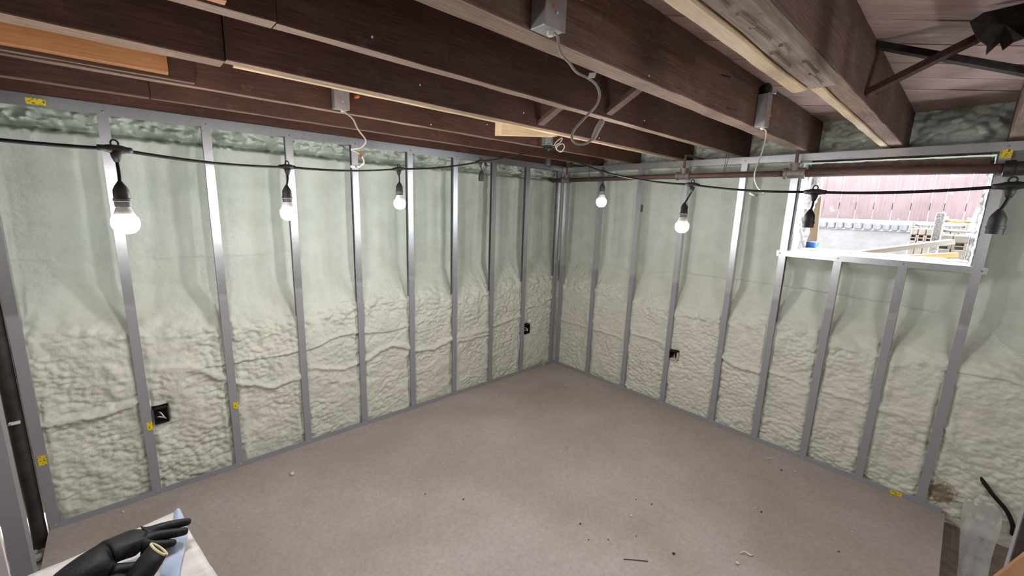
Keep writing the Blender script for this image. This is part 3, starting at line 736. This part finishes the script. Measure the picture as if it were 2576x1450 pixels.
# ------------------------------------------------------------------ string lights
def build_string():
    T = [(1.341, -3.312, 1.779), (1.005, -2.817, 1.792), (.830, -2.244, 1.839), (.690, -1.600, 1.944), (.865, -1.16, 2.070),
         (1.358, -1.213, 1.886), (1.982, -1.392, 1.791), (2.470, -1.475, 1.753), (2.924, -1.583, 1.762)]
    pre = [(1.30, -4.75, 1.84), (1.31, -4.30, 1.83), (1.322, -3.80, 1.80)]; post = [(3.45, -1.75, 1.80), (3.95, -2.1, 1.83), (4.3, -2.7, 1.83), (4.4, -3.4, 1.83), (4.4, -4.1, 1.83)]
    lit = {0, 1, 2, 5, 6}
    o = thing('string_light', (1.4, -2.2, 1.80), 'black festoon string light with white bulbs hung under the joists', 'string light')
    drop = [(-.004, .0, -.085), (.012, -.01, -.075), (.004, 0, -.07), (.01, .0, -.06), (.0, 0, -.06), (.003, 0, -.07), (-.022, -.012, -.085), (-.004, .0, -.065), (-.010, -.010, -.065)]
    sags = [.0, .012, .01, .006, .004, .004, .006, .008, .008]
    allp = [(Vector(p), 'pre', i) for i, p in enumerate(pre)]+[(Vector(p), 'main', i) for i, p in enumerate(T)]+[(Vector(p), 'post', i) for i, p in enumerate(post)]
    path = []
    for (a, _, _), (b2, _, _) in zip(allp[:-1], allp[1:]):
        L = (b2-a).length; path += sag(a, b2, .02*L, 10)[:-1]
    path.append(allp[-1][0])
    b = MB(); b.tube(path, .0046, 8); b.build('cord', 'rubber', o, True)
    for n, (p, kind, i) in enumerate(allp):
        a = allp[max(n-1, 0)][0]; c = allp[min(n+1, len(allp)-1)][0]; d = (c-a).normalized()
        on = (kind == 'pre' and i == 0) or (kind == 'post' and i in (0, 1, 4)) or (kind == 'main' and i in lit)  # unseen bulbs past both ends are added and lit as room fill
        dr = Vector(drop[i]) if kind == 'main' else Vector((0, 0, -.07))
        # moulded tee with hanging eye
        b = MB(); b.tube([p-d*.034, p-d*.024, p-d*.012, p+d*.012, p+d*.024, p+d*.034], [.0075, .008, .011, .011, .008, .0075], 10)
        b.tube([p-Vector((0, 0, .004)), p-Vector((0, 0, .020)), p-Vector((0, 0, .032))], [.013, .010, .0055], 10)
        con = b.build('connector', 'socket_black', o, True)
        b = MB(); eye = [p+Vector((0, 0, .014))+d*(.008*math.cos(t))+Vector((0, 0, .009*math.sin(t))) for t in [2*math.pi*k/12 for k in range(13)]]
        b.tube(eye, .0022, 6, False); b.build('eye', 'socket_black', con, True)
        st = p-Vector((0, 0, .030)); e = p+dr
        mid = (st+e)/2+Vector((dr.x*.1+.002, .001, 0))
        b = MB(); b.tube(smooth_path([st, mid, e], 5), .0036, 8); b.build('drop_cord', 'rubber', con, True)
        # socket
        b = MB(); b.lathe([(.005, .004), (.007, 0), (.012, -.008), (.0165, -.018), (.0172, -.030), (.0172, -.040), (.0190, -.041), (.0190, -.047), (.0176, -.048), (.0170, -.062), (.0140, -.062), (.0135, -.045)], e, 16)
        so = b.build('socket', 'socket_black', o, True, 35)
        if on:
            q = e-Vector((0, 0, .060))
            b = MB(); b.lathe([(.0130, .01), (.0135, 0), (.0165, -.006), (.0215, -.020), (.0245, -.0275)], q, 20); b.build('bulb_collar', 'bulb_collar', so, True, 40)
            b = MB(); pr = [(.0270, -.0312)]+[(.0300*math.sin(math.radians(a2)), -.043-.0220*math.cos(math.radians(180-a2))*-1) for a2 in ()]
            pr = [(.0245, -.0277), (.0272, -.0302), (.0290, -.035), (.0300, -.043), (.0295, -.050), (.0272, -.058), (.0228, -.065), (.0165, -.070), (.0085, -.073), (.0, -.0738)]
            b.lathe(pr, q, 16); b.build('bulb_globe', 'bulb_glow', so, True)
build_string()

# ------------------------------------------------------------------ electrical boxes and cables
def handy_box(x, y, z0, w, h, d, label, clamp=True):
    """box on the +x face of a joist at x"""
    o = thing('junction_box', (x, y, z0), label, 'electrical box', 'steel boxes on the joists')
    b = MB(); b.cbox(x+.0005, x+d-.001, y-w/2, y+w/2, z0, z0+h, .002); b.build('body', 'box_steel', o)
    b = MB(); b.box(x+d-.001, x+d+.001, y-w/2-.002, y+w/2+.002, z0-.001, z0+h+.001); b.build('cover', 'box_steel', o)
    screw(o, (x+d+.001, y+.002, z0+.035), (1, 0, 0))
    b = MB(); b.box(x+d+.0011, x+d+.0016, y-.012, y-.006, z0+.042, z0+.054); b.build('mark', 'clamp_orange', o)
    b = MB(); b.lathe([(.009, .002), (.010, -.003), (.007, -.010)], (x+d*.6, y+w*.1, z0), 12); b.build('bushing', 'cable_white', o, True, 40)
    return o
def cable(name, pts, r, mat, label, extra=None):
    o = thing(name, pts[0], label, 'cable', 'loose cables')
    b = MB(); b.tube(smooth_path(pts, 5), r, 10); b.build('sheath', mat, o, True)
    if extra: extra(o)
    return o
def build_electrical():
    handy_box(2.078, -2.515, 2.083, .068, .115, .050, 'grey steel junction box on the thick joist with a long looping cable')
    c1 = [(2.110, -2.509, 2.083), (2.126, -2.503, 2.070), (2.132, -2.504, 2.048), (2.140, -2.501, 2.027), (2.156, -2.489, 2.008), (2.171, -2.479, 1.987), (2.193, -2.460, 1.973), (2.208, -2.447, 1.958), (2.217, -2.444, 1.936), (2.216, -2.453, 1.910), (2.202, -2.477, 1.879), (2.190, -2.497, 1.852), (2.189, -2.504, 1.831), (2.200, -2.496, 1.818), (2.214, -2.480, 1.820), (2.224, -2.467, 1.831)]
    def tail(o):
        b = MB(); b.tube([(2.223, -2.468, 1.829), (2.2255, -2.467, 1.834), (2.233, -2.465, 1.852), (2.243, -2.463, 1.868), (2.246, -2.463, 1.872)], [.0035, .006, .007, .0072, .005], 10); b.build('plug', 'cable_grey', o, True)
        b = MB(); b.add([(2.196, -2.466, 1.970), (2.208, -2.455, 1.972), (2.210, -2.453, 1.984), (2.198, -2.464, 1.983), (2.1965, -2.467, 1.970), (2.2085, -2.456, 1.972), (2.2105, -2.454, 1.984), (2.1985, -2.465, 1.983)], [(0, 1, 2, 3), (4, 5, 6, 7), (0, 1, 5, 4), (1, 2, 6, 5), (2, 3, 7, 6), (3, 0, 4, 7)]); b.build('tape_tag', 'cable_white', o)
    cable('loose_cable', c1, .0031, 'cable_grey', 'grey cable looping down from the box on the thick joist', tail)
    b = MB(); b.lathe([(.012, 0), (.010, .03), (.004, .045)], (2.079, -2.385, 2.215), 8, (.8, -.2, -.5)); tag(b.build('wire_connector', 'clamp_orange', None, True), 'orange wire connector sticking out above the long looping cable', 'connector', 'orange wire connectors')
    # second box on the same joist, with black fitting
    o = handy_box(2.078, -.985, 2.083, .062, .150, .045, 'narrow steel junction box with a black fitting on the thick joist')
    b = MB(); b.lathe([(.020, 0), (.026, .006), (.026, .03), (.018, .045), (.010, .05)], (2.10, -.985, 2.234), 14); b.build('fitting', 'black_plastic', o, True, 40)
    b = MB(); b.tube([(2.10, -.97, 2.255), (2.14, -.955, 2.245)], .011, 10); b.build('chrome_nut', 'screw', o, True)
    b = MB(); b.lathe([(.012, 0), (.011, .02), (.004, .032)], (2.09, -.90, 2.165), 8, (.7, -.2, -.6)); tag(b.build('wire_connector', 'clamp_orange', None, True), 'orange wire connector beside the box with the black fitting', 'connector', 'orange wire connectors')
    c3 = [(2.105, -.980, 2.080), (2.121, -.967, 2.064), (2.129, -.991, 2.008), (2.134, -1.033, 1.948), (2.136, -1.078, 1.889), (2.144, -1.112, 1.841), (2.164, -1.119, 1.795), (2.190, -1.099, 1.767), (2.190, -1.117, 1.757), (2.172, -1.137, 1.754)]
    def end3(o):
        b = MB(); b.tube([(2.173, -1.136, 1.754), (2.154, -1.169, 1.764)], .0065, 10); b.build('end_cap', 'cable_grey', o, True)
    cable('loose_cable', c3, .0030, 'cable_white', 'white cable hooking down in front of the window wall', end3)
    # boxes on the third joist
    handy_box(.748, -2.505, 2.090, .066, .10, .042, 'pale grey junction box hidden partly behind the fourth joist')
    b = MB(); b.lathe([(.009, 0), (.008, .02), (.003, .03)], (.75, -2.43, 2.165), 8, (.8, .5, 0)); tag(b.build('wire_connector', 'clamp_orange', None, True), 'orange wire connector beside the pale grey junction box', 'connector', 'orange wire connectors')
    c2 = [(.776, -2.50, 2.088), (.800, -2.495, 2.075), (.857, -2.484, 2.040), (.881, -2.473, 1.996), (.910, -2.454, 1.955), (.915, -2.453, 1.937), (.907, -2.469, 1.915), (.883, -2.497, 1.905), (.876, -2.505, 1.901), (.899, -2.485, 1.888), (.919, -2.470, 1.865), (.925, -2.470, 1.843), (.915, -2.485, 1.828)]
    def end2(o):
        b = MB(); b.tube([(.915, -2.485, 1.828), (.886, -2.515, 1.825)], .0060, 10); b.build('end_cap', 'cable_white', o, True)
        b = MB(); b.box(.905, .917, -2.482, -2.470, 1.868, 1.884); b.build('copper_end', 'copper', o)
    cable('loose_cable', c2, .0036, 'cable_white', 'white cable curling down from the pale grey junction box', end2)
    handy_box(.748, -1.075, 2.095, .070, .08, .042, 'small steel junction box with a coiled white cable')
    c4 = [(.776, -1.070, 2.092), (.830, -1.076, 2.088), (.840, -1.057, 2.118), (.863, -1.027, 2.145), (.861, -1.039, 2.115), (.842, -1.065, 2.090), (.855, -1.061, 2.060), (.876, -1.042, 2.050), (.885, -1.022, 2.083), (.872, -1.030, 2.105), (.851, -1.058, 2.087), (.851, -1.064, 2.066)]
    cable('loose_cable', c4, .0032, 'cable_white', 'white cable coiled under the small junction box')
    # recessed wall boxes
    def outlet(o, parts):
        for nm, bx, mt in parts:
            b = MB(); b.box(*bx); b.build(nm, mt, o)
    def wires(o, P, mats):
        for p, m in zip(P, mats):
            b = MB(); b.tube(smooth_path(p, 4), .0035, 6); b.build('wire', m, o, True)
    for y0, y1, z0, z1, lab in ((-3.306, -3.244, .418, .508, 'open black outlet box with bare wires beside the eighth stud on the long wall'), (-.456, -.378, .408, .504, 'open black outlet box beside the first stud on the long wall')):
        o = thing('outlet_box', (-.03, (y0+y1)/2, z0), lab, 'outlet box', 'open outlet boxes')
        outlet(o, [('back', (-.062, -.060, y0, y1, z0, z1), 'black_plastic'), ('side', (-.062, -.004, y0, y0+.003, z0, z1), 'black_plastic'), ('side', (-.062, -.004, y1-.003, y1, z0, z1), 'black_plastic'), ('side', (-.062, -.004, y0, y1, z0, z0+.003), 'black_plastic'), ('side', (-.062, -.004, y0, y1, z1-.003, z1), 'black_plastic')])
        ym = (y0+y1)/2
        wires(o, [[(-.055, ym-.02, z0+.02), (-.02, ym-.01, z0+.035), (-.012, ym+.008, z0+.03), (-.02, ym+.02, z0+.015)], [(-.055, ym-.01, z0+.05), (-.02, ym, z0+.055), (-.01, ym+.012, z0+.03)]], ['cable_white', 'cable_white'])
    x0, x1, z0, z1 = 1.3005, 1.368, .432, .505
    o = thing('outlet_box', ((x0+x1)/2, .03, z0), 'open black outlet box with a copper wire on the window wall', 'outlet box', 'open outlet boxes')
    outlet(o, [('back', (x0, x1, .060, .062, z0, z1), 'black_plastic'), ('side', (x0, x0+.003, .004, .062, z0, z1), 'black_plastic'), ('side', (x1-.003, x1, .004, .062, z0, z1), 'cable_white'), ('side', (x0, x1, .004, .062, z0, z0+.003), 'cable_white'), ('side', (x0, x1, .004, .062, z1-.003, z1), 'black_plastic')])
    wires(o, [[(1.32, .055, .445), (1.33, .02, .46), (1.345, .012, .485)], [(1.325, .055, .46), (1.34, .02, .455), (1.35, .015, .44)]], ['copper', 'cable_white'])
    # black cable stub out of the foam near the far end
    cable('cable_stub', [(3.128, .03, .276), (3.15, .005, .258), (3.189, -.005, .213), (3.241, -.005, .158), (3.275, .0, .09), (3.285, .01, .03)], .010, 'rubber', 'thick black cable coming out of the foam past the window')
build_electrical()

# ------------------------------------------------------------------ edges of the room: post, loose studs, sheet goods
def build_edges():
    b = MB(); b.lathe([(.05, -.06), (.05, -.052), (.027, -.050), (.027, 2.30)], (-.015, -3.788, 0), 16); tag(b.build('steel_post', 'column', None, True, 40), 'dark steel post next to the end stud of the long wall', 'post')
    o = thing('pipe_bracket', (.02, -3.79, .60), 'small white bracket clipped to the dark steel post', 'bracket')
    b = MB(); b.cbox(.006, .022, -3.806, -3.770, .598, .612, .002); b.build('clip', 'cable_white', o)
    b = MB(); b.tube([(.02, -3.80, .604), (.05, -3.83, .602), (.10, -3.86, .595)], .004, 8); b.build('rod', 'screw', o, True)
    # free stud of the doorway
    o = thing('steel_stud', (.47, -3.79, -.06), 'free standing steel stud beside the white sheet', 'stud')
    b = MB(); b.box(.455, .457, -3.79, -3.735, -.06, 2.08); b.build('flange', 'galvanised', o)
    b = MB(); b.box(.457, .52, -3.737, -3.735, -.06, 2.08); b.build('web', 'galvanised', o)
    b = MB(); b.box(.52, .522, -3.79, -3.735, -.06, 2.08); b.build('flange', 'galvanised', o)
    b = MB(); b.cbox(1.135, 1.148, -4.55, -3.668, 0, 2.03, .001); tag(b.build('drywall_sheet', 'drywall'), 'white drywall sheet standing upright near the plastic wrapped carton', 'sheet')
    # upright stud near the window side with cardboard
    o = thing('steel_stud', (3.08, -1.80, -.06), 'bright steel stud standing free past the window, cardboard at its side', 'stud')
    b = MB(); b.box(3.060, 3.062, -1.84, -1.80, -.06, 2.08); b.build('flange', 'galvanised', o)
    b = MB(); b.box(3.062, 3.105, -1.842, -1.840, -.06, 2.08); b.build('web', 'galv_dark_or_shade', o)  # unlit side of the stud: its shade is put into the dark colour
    b = MB(); b.box(3.105, 3.107, -1.84, -1.80, -.06, 2.08); b.build('flange', 'galvanised', o)
    b = MB(); b.add([(2.985, -1.985, 0), (3.10, -1.875, 0), (3.085, -1.880, .955), (2.985, -1.975, .76), (2.981, -1.981, 0), (3.096, -1.871, 0), (3.081, -1.876, .955), (2.981, -1.971, .76)], [(0, 1, 2, 3), (4, 7, 6, 5), (0, 4, 5, 1), (1, 5, 6, 2), (2, 6, 7, 3), (3, 7, 4, 0)])
    tag(b.build('cardboard_sheet', 'cardboard'), 'brown cardboard sheet leaning at the free steel stud', 'cardboard')
    # clear plastic strip lying from the wall
    path = [(.035, .17), (.02, .10), (-.01, .045), (-.07, .0), (-.2, -.03), (-.4, -.045), (-.65, -.05), (-.9, -.05)]
    n = 12; vs = []
    P = smooth_path([(0, y, z) for y, z in path], 4)
    for i, p in enumerate(P):
        t = i/(len(P)-1); xc = 3.155+.012*math.sin(5*t); w = .062+.012*math.sin(6*t)
        for k in range(n+1):
            q = k/n*2-1; vs.append((xc+w*q, p.y, p.z+.002+.018*abs(q)**5+.004*math.sin(9*q+14*t)))
    m = n+1; N = len(vs)
    vs += [(x, y, z-.002) for x, y, z in vs]
    fs = [(i*m+k, i*m+k+1, (i+1)*m+k+1, (i+1)*m+k) for i in range(len(P)-1) for k in range(n)]
    fs += [tuple(N+q for q in f[::-1]) for f in fs]
    b = MB(); b.add(vs, fs); tag(b.build('plastic_strip', 'clear_plastic', None, True), 'curled strip of clear grey plastic lying against the foam past the window', 'plastic strip')
    # dirt stain blob on foam beside the jamb
    # rubble beside the slab end
    rnd = random.Random(12)
    for k in range(16):
        x = rnd.uniform(.05, .42); y = rnd.uniform(-3.95, -3.775); r = rnd.uniform(.018, .045)
        rock((x, y, -.06), r, 'rubble', 'rubble_chunk', 'grey chunk of broken concrete beside the slab edge', 'rubble', 'rubble beside the slab', rnd)
def rock(p, r, mat, name, label, cat, group, rnd, flat=.6):
    import bmesh
    bm = bmesh.new(); bmesh.ops.create_icosphere(bm, subdivisions=1, radius=r)
    for v in bm.verts: v.co *= rnd.uniform(.7, 1.15); v.co.z *= flat
    mz = min(v.co.z for v in bm.verts)
    for v in bm.verts: v.co.z -= mz
    me = bpy.data.meshes.new(name); bm.to_mesh(me); bm.free(); me.materials.append(MAT[mat])
    o = bpy.data.objects.new(name, me); COL.objects.link(o); o.location = p; o.rotation_euler = (0, 0, rnd.uniform(0, 6)); return tag(o, label, cat, group)
build_edges()

def build_debris():
    rnd = random.Random(21)
    pale = [(.286, -2.715, .016), (.626, -1.902, .006), (.775, -2.389, .006), (.40, -2.861, .005), (1.854, -1.413, .008), (1.957, -.749, .005), (2.368, -1.299, .010), (2.29, -.802, .007), (.062, -3.481, .007), (1.53, -1.6, .004),
            (1.201, -1.493, .005), (.865, -1.376, .005), (2.343, -.211, .008), (.265, -1.036, .010), (.811, -.599, .007), (.578, -3.047, .005), (2.13, -.10, .007), (1.75, -.25, .005), (2.70, -.60, .006), (.45, -1.6, .005)]
    dark = [(.968, -2.186, .005), (1.147, -2.042, .006), (1.88, -1.236, .006), (2.135, -1.48, .008), (2.276, -.264, .008), (2.324, -.812, .007), (1.798, -1.271, .004), (1.87, -1.655, .005), (1.803, -1.733, .004), (1.707, -1.677, .006), (2.682, -.822, .006), (1.95, -1.52, .004)]
    for x, y, r in pale: rock((x, y, 0), r, 'crumb_pale', 'foam_crumb', 'tiny pale foam crumb on the concrete floor', 'crumb', 'pale foam crumbs on the floor', rnd)
    for x, y, r in dark: rock((x, y, 0), r, 'crumb_dark', 'dirt_crumb', 'tiny dark crumb of dirt on the concrete floor', 'crumb', 'dark crumbs on the floor', rnd)
    b = MB(); b.tube(smooth_path([(2.355, -1.225, .006), (2.365, -1.205, .012), (2.39, -1.20, .006), (2.40, -1.185, .005)], 4), [.003]*6+[.005]*4+[.003]*3, 6)
    tag(b.build('foam_scrap', 'crumb_pale', None, True), 'small twisted pale foam scrap on the floor in front of the window', 'scrap')
    b = MB(); b.tube(smooth_path([(1.99, -1.70, .003), (2.03, -1.66, .003), (2.075, -1.62, .003)], 4), .0018, 6)
    tag(b.build('wood_splinter', 'crumb_dark'), 'thin dark splinter on the concrete floor', 'splinter')
    b = MB(); b.tube(smooth_path([(2.16, -.20, .004), (2.19, -.175, .006), (2.20, -.14, .004)], 4), .003, 6)
    tag(b.build('foam_scrap', 'crumb_pale', None, True), 'thin forked foam scrap lying near the foot of the window wall', 'scrap')
build_debris()

# ------------------------------------------------------------------ wrapped carton with gloves
def build_carton():
    zt = .70; ang = math.radians(9)
    c0 = Vector((1.335, -3.288, 0)); ex = Vector((math.cos(ang), math.sin(ang), 0)); ey = Vector((math.sin(ang), -math.cos(ang), 0))
    o = thing('wrapped_carton', c0+ex*.22+ey*.22, 'tall carton wrapped in whitish plastic film with a blue fold', 'carton')
    rnd = random.Random(2); n = 22; Wd, Dp = .50, .42
    P = np.zeros((n+9, n+9, 3))
    def pt(i, j):
        # i along ex, j along ey; outer 4 rings fall down the sides
        a = (i-4)/n; bq = (j-4)/n; z = zt
        ca, cb = min(max(a, 0), 1), min(max(bq, 0), 1)
        da = max(-a, a-1, 0)*n/4; db = max(-bq, bq-1, 0)*n/4
        dn = max(da, db)
        z = zt+.010*float(fbm(np.array(i*.33), np.array(j*.12), 3, 5))-(.004 if dn == 0 else 0)-dn*.66-(.003 if dn else 0)
        p = c0+ex*(ca*Wd)+ey*(cb*Dp)
        f = .03*dn
        if a < 0: p -= ex*f*.3
        if a > 1: p += ex*f*.3
        if bq < 0: p -= ey*f*.3
        if bq > 1: p += ey*f*.3
        p += ex*.006*float(vn(np.array(j*.8), np.array(dn*3), 8))*(dn > 0)+ey*.006*float(vn(np.array(i*.8), np.array(dn*3), 9))*(dn > 0)
        return (p.x, p.y, max(z, .004))
    N = n+9; vs = [pt(i, j) for i in range(N) for j in range(N)]
    b = MB(); b.add(vs, [(i*N+j, (i+1)*N+j, (i+1)*N+j+1, i*N+j+1) for i in range(N-1) for j in range(N-1)]); b.build('plastic_wrap', 'plastic_film', o, True)
    inn = [c0+ex*.015+ey*.015, c0+ex*(Wd-.015)+ey*.015, c0+ex*(Wd-.015)+ey*(Dp-.015), c0+ex*.015+ey*(Dp-.015)]
    b = MB(); b.add([(p.x, p.y, .004) for p in inn]+[(p.x, p.y, zt-.03) for p in inn], [(0, 1, 2, 3), (4, 5, 6, 7), (0, 1, 5, 4), (1, 2, 6, 5), (2, 3, 7, 6), (3, 0, 4, 7)]); b.build('carton_body', 'cardboard', o)
    # blue fold running diagonally from the corner
    b = MB(); vs = []; m = 14
    dg = (ex*.965+ey*.26).normalized(); sd = Vector((-dg.y, dg.x, 0))
    for i in range(m+1):
        t = i/m; w = .008+.013*min(1, t*3)
        for k in range(5):
            q = k/2-1; h = .006*(1-q*q)+.004*math.sin(7*t+2*q)
            p = c0+dg*(.008+.34*t)+sd*(w*q+.008*math.sin(5*t)); vs.append((p.x, p.y, zt+.004+h))
    b.add(vs, [(i*5+k, i*5+k+1, (i+1)*5+k+1, (i+1)*5+k) for i in range(m) for k in range(4)]); b.build('blue_fold', 'plastic_blue', o, True)
build_carton()

def skin_mesh(name, mat, verts, edges, radii, parent=None, sub=2):
    me = bpy.data.meshes.new(name); me.from_pydata([tuple(v) for v in verts], edges, [])
    o = bpy.data.objects.new(name, me); COL.objects.link(o)
    sk = o.modifiers.new('skin', 'SKIN'); sk.use_smooth_shade = True
    me.skin_vertices.new() if not me.skin_vertices else None
    for i, r in enumerate(radii): me.skin_vertices[0].data[i].radius = r if isinstance(r, tuple) else (r, r)
    me.skin_vertices[0].data[0].use_root = True
    s = o.modifiers.new('sub', 'SUBSURF'); s.levels = sub; s.render_levels = sub
    dg = bpy.context.evaluated_depsgraph_get(); ev = o.evaluated_get(dg); nm = bpy.data.meshes.new_from_object(ev)
    o.modifiers.clear(); o.data = nm; nm.materials.clear(); nm.materials.append(MAT[mat]); return o
def build_gloves():
    z = .738
    # first glove: fingers point to the carton corner, back of the hand up
    w = Vector((1.560, -3.530, z)); k = Vector((1.497, -3.395, z+.018))
    verts = [w, Vector((1.520, -3.465, z+.030)), k]; edges = [(0, 1), (1, 2)]; rad = [(.044, .030), (.052, .032), (.040, .024)]
    tips = [((1.474, -3.350, z+.014), (1.466, -3.318, z+.008), (1.465, -3.298, z+.004), .0125),
            ((1.490, -3.335, z+.026), (1.490, -3.295, z+.018), (1.494, -3.262, z+.012), .0130),
            ((1.508, -3.340, z+.018), (1.514, -3.300, z+.008), (1.518, -3.272, z+.002), .0130),
            ((1.524, -3.352, z+.006), (1.530, -3.320, z-.004), (1.533, -3.300, z-.010), .0120)]
    for a, b2, c, r in tips:
        i = len(verts); verts += [Vector(a), Vector(b2), Vector(c)]; edges += [(2, i), (i, i+1), (i+1, i+2)]; rad += [r*1.1, r, r*.8]
    i = len(verts); verts += [Vector((1.556, -3.430, z-.002)), Vector((1.562, -3.395, z-.010)), Vector((1.562, -3.365, z-.014))]; edges += [(1, i), (i, i+1), (i+1, i+2)]; rad += [.020, .015, .011]
    o = skin_mesh('work_glove', 'glove', verts, edges, rad)
    tag(o, 'black rubber work glove lying on the plastic wrapped carton, fingers toward its corner', 'glove', 'black work gloves')
    # second glove: cuff opening with a pale hem facing up
    r2 = thing('work_glove', (1.62, -3.375, .70), 'black work glove with its pale cuff hem showing', 'glove', 'black work gloves')
    ax = Vector((-.18, .55, .55)).normalized(); c = Vector((1.607, -3.335, .785))
    a = ax.cross(Vector((0, 0, 1))).normalized(); bb = ax.cross(a)
    def ringp(cc, ra, rb, n=20): return [cc+a*(ra*math.cos(2*math.pi*t/n))+bb*(rb*math.sin(2*math.pi*t/n)) for t in range(n)]
    b = MB(); vs = []; n = 20
    prof = [(-.085, .030, .016), (-.07, .040, .018), (-.04, .040, .018), (-.005, .036, .014), (-.004, .032, .010), (-.05, .030, .010), (-.09, .02, .008)]
    for h, ra, rb in prof: vs += ringp(c+ax*h, ra, rb)
    b.add(vs, [(i*n+t, i*n+(t+1) % n, (i+1)*n+(t+1) % n, (i+1)*n+t) for i in range(len(prof)-1) for t in range(n)]+[tuple(range(n))]); b.build('cuff', 'glove', r2, True)
    rp = ringp(c+ax*-.004, .0345, .0125); b = MB(); b.tube(rp+[rp[0]], .0032, 8, False); b.build('hem', 'glove_hem', r2, True)
    v = [c+Vector((.012, -.062, -.030)), c+Vector((.03, -.11, -.035)), c+Vector((.07, -.15, -.035))]
    b = skin_mesh('palm', 'glove', [p-world_loc(r2) for p in v], [(0, 1), (1, 2)], [(.034, .016), (.042, .018), (.036, .018)]); b.parent = r2
build_gloves()
